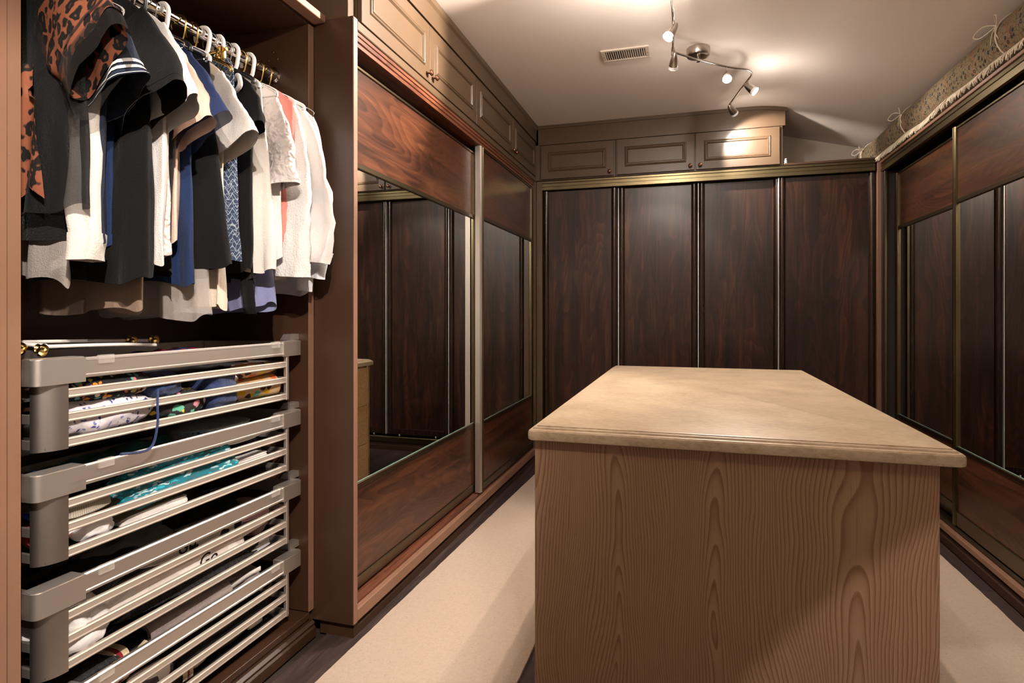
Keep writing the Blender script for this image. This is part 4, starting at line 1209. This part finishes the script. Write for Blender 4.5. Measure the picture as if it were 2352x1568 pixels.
# ================================================================== pull-out baskets
BX = -1.340                         # front face of the baskets
BTOP = (1.094, 0.845, 0.592, 0.338)  # top of the front rails
BNAME = ('topmost', 'second', 'third', 'lowest')
BY0, BY1 = 0.905, 1.838
BBX = -1.752
def basket(zt, which):
    r = empty('pull_out_basket', (BX, 1.37, zt - 0.2), '%s aluminium pull-out basket in the open closet' % which, 'basket', 'aluminium pull-out baskets')
    A, BR = M['alu'], M['alu_bright']
    # front top rail with bright rolled edges, seen between the corner blocks
    prism('top_rail', [(BX - 0.016, zt - 0.002), (BX - 0.004, zt), (BX - 0.0005, zt - 0.0035), (BX, zt - 0.007), (BX - 0.0012, zt - 0.009), (BX - 0.0012, zt - 0.0385), (BX + 0.0012, zt - 0.0405), (BX + 0.0012, zt - 0.0445), (BX - 0.002, zt - 0.0475), (BX - 0.016, zt - 0.0475)], 'y', 1.024, 1.730, A, r)
    for zc in (0.079, 0.133, 0.190):
        z1 = zt - zc + 0.0105; z0 = zt - zc - 0.0105
        prism('slat', [(BX - 0.010, z0), (BX - 0.001, z0), (BX + 0.0008, z0 + 0.003), (BX - 0.0006, z0 + 0.006), (BX - 0.0006, z1 - 0.005), (BX + 0.0006, z1 - 0.003), (BX - 0.002, z1), (BX - 0.010, z1)], 'y', 0.985, 1.745, M['slat'], r)
        box('side_slat', BBX + 0.01, BX - 0.0355, BY0 + 0.035, BY0 + 0.042, z0, z1, A, r, 0.001)
        box('side_slat', BBX + 0.01, BX - 0.012, BY1 - 0.085, BY1 - 0.078, z0, z1, A, r, 0.001)
        box('back_slat', BBX, BBX + 0.008, BY0 + 0.045, BY1 - 0.088, z0, z1, A, r, 0.001)
    # corner blocks
    def corner(nm, ya, yb, rnd_side, bot):
        n = 6; rad = 0.016
        poly = []
        x1, x0 = BX + 0.005, BX - 0.040
        if rnd_side < 0:
            poly = [(x1, yb), (x0, yb), (x0, ya)] + [(x1 - rad + rad * sin(radians(90 * k / n)), ya + rad - rad * cos(radians(90 * k / n))) for k in range(n + 1)]
        else:
            poly = [(x0, ya), (x1, ya)] + [(x1 - rad + rad * cos(radians(90 * k / n)), yb - rad + rad * sin(radians(90 * k / n))) for k in range(n + 1)] + [(x0, yb)]
        bm = bmesh.new()
        lo = [bm.verts.new((a, b, zt - bot)) for a, b in poly]; hi = [bm.verts.new((a, b, zt + 0.0025)) for a, b in poly]
        m_ = len(poly)
        for k in range(m_): bm.faces.new([lo[k], lo[(k + 1) % m_], hi[(k + 1) % m_], hi[k]])
        bm.faces.new(lo[::-1]); top = bm.faces.new(hi)
        bmesh.ops.bevel(bm, geom=list(top.edges), offset=0.0025, segments=2, affect='EDGES')
        return bm_obj(nm, bm, A, r, True, angle=32)
    corner('corner_block', BY0 + 0.012, 1.028, -1, 0.056)
    corner('corner_block', 1.727, BY1 - 0.008, 1, 0.050)
    # side top rails running back
    for (ya, yb) in ((BY0 + 0.014, BY0 + 0.034), (BY1 - 0.034, BY1 - 0.014)):
        box('side_rail', BBX, BX - 0.041, ya, yb, zt - 0.045, zt - 0.002, A, r, 0.003)
    box('back_rail', BBX - 0.012, BBX, BY0 + 0.014, BY1 - 0.014, zt - 0.045, zt - 0.002, A, r, 0.002)
    # round front post at the near corner, slim post at the far one
    n = 14
    poly = [(BX - 0.035, BY0 + 0.085), (BX - 0.035, BY0 + 0.028)] + [(BX - 0.035 + 0.036 * sin(radians(90 * k / n)), BY0 + 0.086 - 0.058 * cos(radians(90 * k / n))) for k in range(n + 1)]
    prism('corner_post', poly, 'z', zt - 0.203, zt - 0.0565, M['post'], r, True, 40)
    box('corner_post', BX - 0.012, BX + 0.0015, 1.7455, 1.759, zt - 0.2025, zt - 0.048, A, r, 0.002)
    box('floor_panel', BBX + 0.008, BX - 0.0105, BY0 + 0.043, BY1 - 0.086, zt - 0.200, zt - 0.196, M['smoke'], r, 0)
    for yc in (1.082, 1.690):
        box('label_clip', BX - 0.006, BX + 0.0042, yc - 0.019, yc + 0.019, zt - 0.018, zt + 0.0030, M['clear'], r, 0.0012)
    # slide runners fixed to the far side panel
    prism('runner_bracket', [(BX - 0.030, zt + 0.0028), (BX - 0.075, zt + 0.0028), (BX - 0.060, zt + 0.024), (BX - 0.032, zt + 0.024)], 'y', BY1 - 0.030, YO1 - 0.0005, A, r)
    box('runner', BBX + 0.01, BX - 0.045, BY1 - 0.0135, YO1 - 0.0005, zt - 0.05, zt - 0.02, A, r, 0.002)
    box('runner', BBX + 0.01, BX - 0.045, YO0 + 0.0005, BY0 + 0.0135, zt - 0.05, zt - 0.02, A, r, 0.002)
    return r
for zt, nm in zip(BTOP, BNAME): basket(zt, nm)

# ================================================================== folded and crumpled things in the baskets
FAB.update(
    floral_dark=cells('dark_floral_print', (0.008, 0.008, 0.012), [(0.55, 0.20, 0.02), (0.50, 0.12, 0.16), (0.10, 0.30, 0.26), (0.42, 0.40, 0.10), (0.55, 0.5, 0.4)], 62, (0.34, 0.44)),
    floral_blue=cells('blue_and_white_floral', (0.66, 0.62, 0.68), [(0.04, 0.06, 0.24), (0.16, 0.20, 0.45), (0.62, 0.58, 0.62), (0.05, 0.07, 0.2)], 75, (0.28, 0.42), wob=0.03),
    navy2=fabric('navy_swim_fabric', (0.020, 0.040, 0.125), rough=0.5),
    bright_print=cells('multicolour_tropical_print', (0.02, 0.02, 0.02), [(0.62, 0.45, 0.05), (0.62, 0.22, 0.30), (0.12, 0.42, 0.30), (0.62, 0.58, 0.52), (0.04, 0.04, 0.05)], 55, (0.46, 0.52), (1, 0.5, 1)),
    yellow_print=cells('yellow_floral_print', (0.60, 0.40, 0.22), [(0.62, 0.36, 0.01), (0.60, 0.12, 0.03), (0.62, 0.50, 0.05), (0.12, 0.36, 0.34), (0.06, 0.03, 0.03)], 42, (0.40, 0.47), (1, 0.6, 1)),
    redblue=stripes('red_and_blue_stripe', (0.018, 0.045, 0.22), (0.42, 0.02, 0.05), 0, 34, 0.62),
    grey_sweat=fabric('grey_sweatshirt', (0.20, 0.20, 0.20), weave=160, bump=0.4),
    teal=fabric('teal_jersey', (0.0, 0.13, 0.12)),
    turq=cells('turquoise_space_dye_knit', (0.015, 0.17, 0.23), [(0.03, 0.36, 0.46), (0.40, 0.58, 0.62), (0.06, 0.12, 0.14), (0.01, 0.13, 0.18)], 95, (0.45, 0.55), (1, 0.35, 2.0)),
    rib_grey=stripes('grey_rib_knit', (0.27, 0.24, 0.20), (0.40, 0.37, 0.31), 1, 190, 0.5),
    rib_white=stripes('white_rib_knit', (0.70, 0.65, 0.62), (0.82, 0.78, 0.75), 0, 150, 0.5),
    tissue=fabric('white_tissue', (0.86, 0.84, 0.86), rough=0.7, weave=60, bump=0.1),
    bag=fabric('thin_white_plastic_bag', (0.78, 0.77, 0.78), alpha=0.93, rough=0.35, weave=30, bump=0.3),
    cobalt=cells('cobalt_print_with_red', (0.012, 0.10, 0.42), [(0.42, 0.02, 0.02), (0.012, 0.10, 0.42), (0.10, 0.05, 0.06), (0.012, 0.10, 0.42)], 60, (0.22, 0.30)),
    red=fabric('red_fabric', (0.50, 0.012, 0.010), rough=0.5),
    olive=fabric('dark_olive_knit', (0.045, 0.038, 0.022)),
    mauve=fabric('mauve_rib_knit', (0.26, 0.15, 0.13), weave=150, bump=0.6),
    pink2=fabric('dusty_pink_knit', (0.52, 0.33, 0.38)),
    taupe=fabric('taupe_fleece', (0.27, 0.225, 0.22), weave=120, bump=0.3),
    wool=fabric('dark_speckled_wool', (0.022, 0.022, 0.024), weave=120, bump=0.9, var=0.5),
    ecru=fabric('ecru_rib_wool', (0.58, 0.48, 0.32), weave=150, bump=0.6),
    darkred=fabric('dark_red_wool', (0.22, 0.010, 0.018)),
    card=plain('white_card', (0.78, 0.74, 0.70), 0.6),
    dkblue=fabric('midnight_blue_fabric', (0.012, 0.014, 0.035)),
    purple_grey=fabric('purple_grey_fabric', (0.10, 0.085, 0.10)),
)
def base_frame(c, rz, tilt):
    return Matrix.Translation(Vector(c)) @ Matrix.Rotation(rz, 4, 'Z') @ Matrix.Rotation(tilt, 4, 'X')

def soft(name, label, cat, c, dims, rz, fab, seed, style='fold', tilt=0.0, layers=3, parts=None, amp=1.0, nu=80, nv=44):
    """cloth piece centred on c; dims = half sizes; long side along local y."""
    o = Vector((c[0], c[1], c[2] - dims[2]))
    root = empty(name, o, label, cat, None, 0)
    root.rotation_mode = 'XYZ'
    mt = Matrix.Rotation(rz, 4, 'Z') @ Matrix.Rotation(tilt, 4, 'X')
    root.rotation_euler = mt.to_euler()
    hx, hy, hz = dims
    V, F = [], []
    if style in ('fold', 'crumple'):
        e1, e2 = (0.42, 0.38) if style == 'fold' else (0.75, 0.8)
        for j in range(nv + 1):
            la = -pi / 2 + pi * j / nv
            for i in range(nu):
                lo = 2 * pi * i / nu
                x = hx * sgnpow(cos(la), e2) * sgnpow(cos(lo), e1)
                y = hy * sgnpow(cos(la), e2) * sgnpow(sin(lo), e1)
                z = hz * sgnpow(sin(la), e2)
                p = Vector((x, y, z))
                q = p * 9 + Vector((seed * 3.1, seed * 1.7, 0))
                n1 = mnoise.noise(q); n2 = mnoise.noise(p * 24 + Vector((0, seed, seed * 2.2)))
                rid = 1 - abs(mnoise.noise(p * 15 + Vector((seed, 0, 4)))); rid2 = 1 - abs(mnoise.noise(p * 34 + Vector((seed, 2, 4))))
                if style == 'fold':
                    s = 1 + amp * (0.12 * n1 + 0.04 * n2 + 0.07 * (rid2 - 0.8))
                    lay = 0.055 * amp * sin(layers * 2 * pi * (z / hz) * 0.5 + n1) * (cos(la) ** 0.3)
                    p = Vector((x * (s + lay), y * (s + lay * 0.6), z * (1 + 0.14 * amp * n1) + amp * 0.10 * hz * sin(y * 26 + seed + x * 14)))
                else:
                    s = 1 + amp * (0.26 * n1 + 0.10 * n2 + 0.24 * (rid - 0.7) + 0.13 * (rid2 - 0.7))
                    p = p * s
                p.z = max(p.z, -hz)
                V.append(p + Vector((0, 0, hz)))
        for j in range(nv):
            for i in range(nu):
                F.append([j * nu + i, j * nu + (i + 1) % nu, (j + 1) * nu + (i + 1) % nu, (j + 1) * nu + i])
    elif style == 'roll':
        turns = 2.6; nt = 70; ny = 26
        for j in range(ny + 1):
            y = -hy + 2 * hy * j / ny
            for i in range(nt + 1):
                t = i / nt; a = 0.6 + t * turns * 2 * pi
                r = 0.28 + 0.72 * t
                r *= 1 + 0.06 * mnoise.noise(Vector((cos(a) * 2, y * 16, seed + t * 3)))
                V.append(Vector((hx * r * cos(a), y + 0.12 * hy * (0.5 - t) * (1 if j in (0, ny) else 0), hz * (1 + r * sin(a)))))
        W = nt + 1
        for j in range(ny):
            for i in range(nt):
                F.append([j * W + i, j * W + i + 1, (j + 1) * W + i + 1, (j + 1) * W + i])
    elif style == 'drape':
        # a single wrinkled sheet thrown over the pile
        for j in range(nv + 1):
            for i in range(nu + 1):
                a = i / nu * 2 - 1; b = j / nv * 2 - 1
                x = hx * a; y = hy * b
                h = hz * (1.3 - 0.9 * a * a * abs(a) - 0.5 * b * b) + hz * amp * (0.5 * mnoise.noise(Vector((x * 16, y * 12, seed))) + 0.22 * mnoise.noise(Vector((x * 40, y * 26, seed + 5))) + 0.12 * sin(y * 60 + 8 * a + seed))
                V.append(Vector((x * (1 + 0.08 * mnoise.noise(Vector((y * 14, seed, 0)))), y + 0.02 * mnoise.noise(Vector((x * 14, 1, seed))), max(h, 0.002))))
        W = nu + 1
        for j in range(nv):
            for i in range(nu):
                F.append([j * W + i, j * W + i + 1, (j + 1) * W + i + 1, (j + 1) * W + i])
    body = mobj('cloth', V, F, FAB[fab], root, True, True)
    if style in ('roll', 'drape'):
        md = body.modifiers.new('thick', 'SOLIDIFY'); md.thickness = 0.004
    return root

def text_part(root, txt, size, mat, loc, rot, shear=0.25):
    cu = bpy.data.curves.new('lettering', 'FONT')
    cu.body = txt; cu.size = size; cu.extrude = 0.0006; cu.shear = shear; cu.resolution_u = 3
    tmp = bpy.data.objects.new('tmp', cu); link(tmp)
    dg = bpy.context.evaluated_depsgraph_get(); dg.update()
    me = bpy.data.meshes.new_from_object(tmp.evaluated_get(dg))
    bpy.data.objects.remove(tmp)
    me.materials.clear(); me.materials.append(mat)
    o = bpy.data.objects.new('lettering', me); link(o); o.parent = root
    o.location = loc; o.rotation_euler = rot
    return o

S = soft
D = radians
# --- topmost basket (floor 0.898)
b = BTOP[0] - 0.196
S('swimsuit', 'blue and white floral swimsuit lying lowest at the front of the topmost basket', 'swimsuit', (-1.408, 1.110, b + 0.046), (0.058, 0.140, 0.046), D(4), 'floral_blue', 41, 'crumple', amp=0.8)
S('swimsuit', 'dark floral swimsuit with orange flowers under the topmost rail', 'swimsuit', (-1.415, 1.10, b + 0.116), (0.062, 0.125, 0.034), D(-3), 'floral_dark', 42, 'crumple', amp=0.7)
S('navy_bikini', 'navy swim top with ties beside the floral swimsuits', 'swimsuit', (-1.405, 1.275, b + 0.100), (0.055, 0.060, 0.036), D(12), 'navy2', 43, 'crumple')
ties = bpy.data.objects['navy_bikini']
tube('tie_string', smooth_path([(0.045, -0.05, 0.03), (0.062, -0.075, -0.01), (0.072, -0.09, -0.06), (0.073, -0.12, -0.110), (0.074, -0.22, -0.100)], 6), 0.0034, FAB['navy2'], ties, 6, local=True)
S('print_swimsuit', 'multicolour tropical print swimsuit in the middle of the topmost basket', 'swimsuit', (-1.405, 1.315, b + 0.040), (0.050, 0.105, 0.040), D(-8), 'bright_print', 44, 'crumple', amp=0.9)
S('navy_shorts', 'navy shorts with a patterned trim in the topmost basket', 'shorts', (-1.405, 1.480, b + 0.056), (0.052, 0.062, 0.056), D(6), 'navy2', 45, 'fold')
S('yellow_swimsuit', 'rolled yellow and orange floral swimsuit at the far end of the topmost basket', 'swimsuit', (-1.402, 1.630, b + 0.043), (0.046, 0.108, 0.043), D(-5), 'yellow_print', 46, 'roll')
S('yellow_wrap', 'yellow and orange print wrap lying on the rolled swimsuit', 'wrap', (-1.410, 1.645, b + 0.108), (0.048, 0.092, 0.022), D(-4), 'yellow_print', 47, 'crumple')
S('white_bikini_top', 'white swim top behind the yellow prints', 'swimsuit', (-1.42, 1.545, b + 0.085), (0.035, 0.045, 0.022), D(10), 'tissue', 48, 'crumple')
S('black_leggings', 'black leggings spread across the topmost basket', 'leggings', (-1.53, 1.40, b + 0.145), (0.120, 0.300, 0.022), D(2), 'black', 49, 'drape')
S('striped_swim_shirt', 'red and blue striped swim shirt at the back of the topmost basket', 'shirt', (-1.54, 1.50, b + 0.175), (0.100, 0.200, 0.026), D(-6), 'redblue', 50, 'drape')
S('black_trousers', 'black trousers heaped over the near corner of the topmost basket', 'trousers', (-1.46, 1.10, b + 0.165), (0.090, 0.160, 0.020), D(5), 'black_knit', 51, 'drape')
# the hanger lying on top, white arms and gold clips
lh = empty('clothes_hanger', (-1.45, 1.10, b + 0.214), 'white hanger with gold clips lying on the black trousers in the topmost basket', 'hanger')
tube('bar', smooth_path([(0.060, -0.120, 0.006), (0.055, -0.115, 0.008), (0.040, 0.08, 0.002), (0.020, 0.20, -0.006)], 5), 0.0048, M['white_pl'], lh, 8, local=True)
tube('bar', smooth_path([(0.055, -0.118, 0.010), (-0.035, -0.13, 0.016), (-0.055, 0.02, 0.012), (-0.06, 0.28, 0.002)], 5), 0.0048, M['white_pl'], lh, 8, local=True)
for (x_, y_, z_) in ((0.062, -0.135, 0.004), (0.040, -0.165, 0.008), (-0.02, 0.16, 0.010), (-0.03, 0.24, 0.008)):
    cl = lathe('clip', [(0.0, -0.014), (0.007, -0.013), (0.012, -0.006), (0.009, 0.0), (0.012, 0.006), (0.007, 0.013), (0.0, 0.014)], (x_, y_, z_), (1, 0.4, 0), M['gold'], lh, 12, local=True)
    lathe('clip_jaw', [(0.0, 0.0), (0.009, 0.001), (0.011, 0.014), (0.006, 0.020), (0.0, 0.021)], (x_, y_, z_ - 0.004), (0.9, -0.5, -0.15), M['gold'], cl, 10, local=True)

# --- second basket
b = BTOP[1] - 0.196
S('tissue_paper', 'crumpled white tissue at the near front of the second basket', 'tissue', (-1.400, 1.085, b + 0.032), (0.040, 0.055, 0.032), D(2), 'tissue', 52, 'crumple', amp=1.3)
S('print_tshirt', 'cobalt blue t-shirt with red print in the near corner of the second basket', 't-shirt', (-1.425, 0.992, b + 0.125), (0.045, 0.036, 0.056), D(0), 'cobalt', 53, 'crumple')
S('red_top', 'red top under the cobalt t-shirt in the second basket', 'top', (-1.425, 0.994, b + 0.038), (0.045, 0.038, 0.034), D(0), 'red', 54, 'crumple')
S('grey_sock', 'grey ribbed sock cuff in the second basket', 'sock', (-1.405, 1.055, b + 0.088), (0.045, 0.070, 0.020), D(5), 'rib_grey', 55, 'fold')
S('olive_sweater', 'dark olive sweater under the turquoise knit', 'sweater', (-1.46, 1.22, b + 0.052), (0.090, 0.130, 0.036), D(0), 'olive', 56, 'fold')
S('white_cloth', 'white folded cloth on the floor of the second basket', 'cloth', (-1.392, 1.250, b + 0.016), (0.030, 0.100, 0.016), D(-3), 'white', 57, 'fold')
S('turquoise_sweater', 'turquoise and grey space-dyed knit sweater in the second basket', 'sweater', (-1.410, 1.335, b + 0.100), (0.056, 0.200, 0.058), D(-2), 'turq', 58, 'fold', tilt=D(2), amp=1.3)
S('teal_shirt', 'teal t-shirt behind the turquoise sweater', 't-shirt', (-1.53, 1.33, b + 0.160), (0.090, 0.220, 0.030), D(4), 'teal', 59, 'drape')
S('grey_sweatshirt', 'grey sweatshirt with black lettering at the back of the second basket', 'sweatshirt', (-1.50, 1.545, b + 0.160), (0.085, 0.140, 0.034), D(-12), 'grey_sweat', 60, 'fold')
text_part(bpy.data.objects['grey_sweatshirt'], 'ac', 0.075, FAB['black'], (0.086, -0.10, 0.030), (D(78), 0, D(90)))
S('white_towel', 'white waffle cloth on the right in the second basket', 'towel', (-1.408, 1.575, b + 0.150), (0.045, 0.085, 0.018), D(-4), 'linen', 61, 'fold')
S('white_sock', 'rolled white and cream cloth low on the right of the second basket', 'cloth', (-1.398, 1.610, b + 0.062), (0.036, 0.075, 0.020), D(-6), 'white', 62, 'fold')
S('black_shirt', 'black shirt at the far end of the second basket', 'shirt', (-1.47, 1.64, b + 0.075), (0.065, 0.080, 0.045), D(0), 'dkblue', 63, 'fold')
S('black_cardigan', 'black cardigan along the near rail of the second basket', 'cardigan', (-1.47, 1.13, b + 0.140), (0.080, 0.130, 0.022), D(0), 'black', 64, 'drape')

# --- third basket
b = BTOP[2] - 0.196
S('plastic_bag', 'crumpled thin white plastic bag at the near end of the third basket', 'plastic bag', (-1.415, 1.035, b + 0.070), (0.060, 0.085, 0.066), D(0), 'bag', 65, 'crumple', amp=1.3)
S('black_sequin_top', 'black sequinned top beside the plastic bag', 'top', (-1.47, 1.16, b + 0.130), (0.085, 0.110, 0.036), D(0), 'wool', 66, 'crumple')
S('white_sweater', 'white ribbed sweater with black script lettering rolled along the third basket', 'sweater', (-1.398, 1.335, b + 0.068), (0.036, 0.250, 0.030), D(-1), 'rib_white', 67, 'fold', amp=0.5)
ws = bpy.data.objects['white_sweater']
text_part(ws, 'Go', 0.055, FAB['black'], (0.038, 0.045, 0.016), (D(84), 0, D(90)), 0.35)
S('cow_print_sweater', 'off-white sweater with black patches and script lettering above the ribbed one', 'sweater', (-1.42, 1.40, b + 0.135), (0.050, 0.190, 0.024), D(-1), 'grey_sweat', 68, 'fold', amp=0.6)
FAB['cow'] = cells('black_patch_print', (0.42, 0.39, 0.35), [(0.008, 0.008, 0.008), (0.42, 0.39, 0.35), (0.42, 0.39, 0.35)], 20, (0.40, 0.44), wob=0.03)
bpy.data.objects['cow_print_sweater'].children[0].data.materials[0] = FAB['cow']
text_part(bpy.data.objects['cow_print_sweater'], 'Go', 0.050, FAB['black'], (0.053, -0.085, 0.008), (D(84), 0, D(90)), 0.35)
S('black_jeans', 'black jeans along the floor of the third basket', 'jeans', (-1.42, 1.42, b + 0.022), (0.058, 0.260, 0.020), D(-1), 'wool', 69, 'fold')
S('grey_rib_top', 'grey ribbed top at the back of the third basket', 'top', (-1.52, 1.28, b + 0.170), (0.085, 0.150, 0.030), D(3), 'grey_sweat', 70, 'drape')
S('charcoal_hoodie', 'charcoal hoodie at the back of the third basket', 'hoodie', (-1.54, 1.50, b + 0.170), (0.100, 0.170, 0.034), D(-6), 'charcoal', 71, 'drape')
S('pink_shirt', 'dusty pink shirt at the far end of the third basket', 'shirt', (-1.410, 1.640, b + 0.132), (0.042, 0.070, 0.016), D(-4), 'pink2', 72, 'fold')
S('mauve_sweater', 'mauve ribbed sweater in the far corner of the third basket', 'sweater', (-1.45, 1.690, b + 0.105), (0.055, 0.045, 0.060), D(0), 'mauve', 73, 'fold')
S('white_sleeve_top', 'white ribbed sleeve lying towards the far end of the third basket', 'top', (-1.396, 1.595, b + 0.098), (0.030, 0.110, 0.018), D(-3), 'rib_white', 74, 'fold', tilt=D(5))
S('lilac_cloth', 'small lilac cloth low at the far end of the third basket', 'cloth', (-1.390, 1.640, b + 0.018), (0.024, 0.060, 0.014), D(0), 'pale_blue', 75, 'fold')

# --- lowest basket
b = BTOP[3] - 0.196
S('wool_socks', 'dark speckled wool sock with a cream and red cuff, near end of the lowest basket', 'sock', (-1.43, 1.07, b + 0.155), (0.060, 0.110, 0.040), D(4), 'wool', 76, 'fold')
sk = bpy.data.objects['wool_socks']
for (y0_, y1_, fb) in ((0.050, 0.066, 'ecru'), (0.066, 0.080, 'darkred'), (0.080, 0.098, 'ecru')):
    V, F = [], []
    for j in range(3):
        for k in range(24):
            a = 2 * pi * k / 24
            V.append((0.066 * sgnpow(cos(a), 0.5), y0_ + (y1_ - y0_) * j / 2, 0.040 + 0.046 * sgnpow(sin(a), 0.5)))
    for j in range(2):
        for k in range(24): F.append([j * 24 + k, j * 24 + (k + 1) % 24, (j + 1) * 24 + (k + 1) % 24, (j + 1) * 24 + k])
    mobj('cuff_band', V, F, FAB[fb], sk, True, True)
S('taupe_fleece', 'rolled taupe fleece on top of the lowest basket', 'fleece', (-1.430, 1.390, b + 0.178), (0.066, 0.140, 0.046), D(-3), 'taupe', 77, 'roll')
S('taupe_sweatshirt', 'taupe sweatshirt with a white band behind the fleece roll', 'sweatshirt', (-1.450, 1.590, b + 0.180), (0.070, 0.085, 0.030), D(-20), 'taupe', 78, 'fold')
tsb = bpy.data.objects['taupe_sweatshirt']
V, F = [], []
for k in range(13):
    t = k / 12
    for q in (0, 1):
        V.append((0.072 + 0.004 * sin(t * 6), -0.075 + 0.15 * t, 0.018 + 0.020 * q + 0.034 * t * (1 - 0.2 * q)))
for k in range(12): F.append([k * 2, k * 2 + 1, k * 2 + 3, k * 2 + 2])
wbnd = mobj('white_band', V, F, FAB['white'], tsb, True, True)
wbnd.modifiers.new('t', 'SOLIDIFY').thickness = 0.004
S('white_card', 'white card slipped among the dark clothes in the lowest basket', 'card', (-1.392, 1.245, b + 0.075), (0.004, 0.060, 0.030), D(-8), 'card', 79, 'fold', amp=0.2)
S('black_tights', 'black tights across the front of the lowest basket', 'tights', (-1.42, 1.52, b + 0.060), (0.055, 0.190, 0.042), D(0), 'black_gloss', 80, 'fold')
S('purple_grey_top', 'dark purple-grey top under the white card', 'top', (-1.43, 1.23, b + 0.045), (0.055, 0.120, 0.034), D(0), 'purple_grey', 81, 'crumple')
S('black_wool_sweater', 'black wool sweater with cream toggles in the middle of the lowest basket', 'sweater', (-1.47, 1.24, b + 0.140), (0.080, 0.110, 0.034), D(0), 'wool', 82, 'fold')
bw = bpy.data.objects['black_wool_sweater']
for (y_, z_) in ((-0.02, 0.060), (0.05, 0.056)):
    lathe('toggle', [(0.0, -0.020), (0.006, -0.018), (0.009, 0.0), (0.007, 0.018), (0.0, 0.020)], (0.080, y_, z_), (0.1, 0.8, 0.6), FAB['ecru'], bw, 10, local=True)
text_part(bw, 'E', 0.030, FAB['white'], (0.085, -0.085, 0.012), (D(84), 0, D(90)), 0.0)
S('striped_sock', 'rolled wool sock with ecru ribbing and a red ring, low in the lowest basket', 'sock', (-1.40, 1.315, b + 0.026), (0.030, 0.060, 0.022), D(-2), 'wool', 83, 'fold')
ss = bpy.data.objects['striped_sock']
for (y0_, y1_, fb) in ((0.018, 0.034, 'ecru'), (0.034, 0.041, 'darkred'), (0.041, 0.054, 'ecru')):
    V, F = [], []
    for j in range(3):
        for k in range(20):
            a = 2 * pi * k / 20
            V.append((0.0335 * sgnpow(cos(a), 0.5), y0_ + (y1_ - y0_) * j / 2, 0.022 + 0.0245 * sgnpow(sin(a), 0.5)))
    for j in range(2):
        for k in range(20): F.append([j * 20 + k, j * 20 + (k + 1) % 20, (j + 1) * 20 + (k + 1) % 20, (j + 1) * 20 + k])
    mobj('cuff_band', V, F, FAB[fb], ss, True, True)
S('ecru_mitten', 'small ecru wool mitten in the lowest basket', 'mitten', (-1.392, 1.405, b + 0.030), (0.018, 0.030, 0.014), D(10), 'ecru', 84, 'fold')
S('white_box_label', 'small white label lying at the far end of the lowest basket', 'label', (-1.385, 1.635, b + 0.024), (0.014, 0.034, 0.008), D(0), 'card', 85, 'fold', amp=0.2)
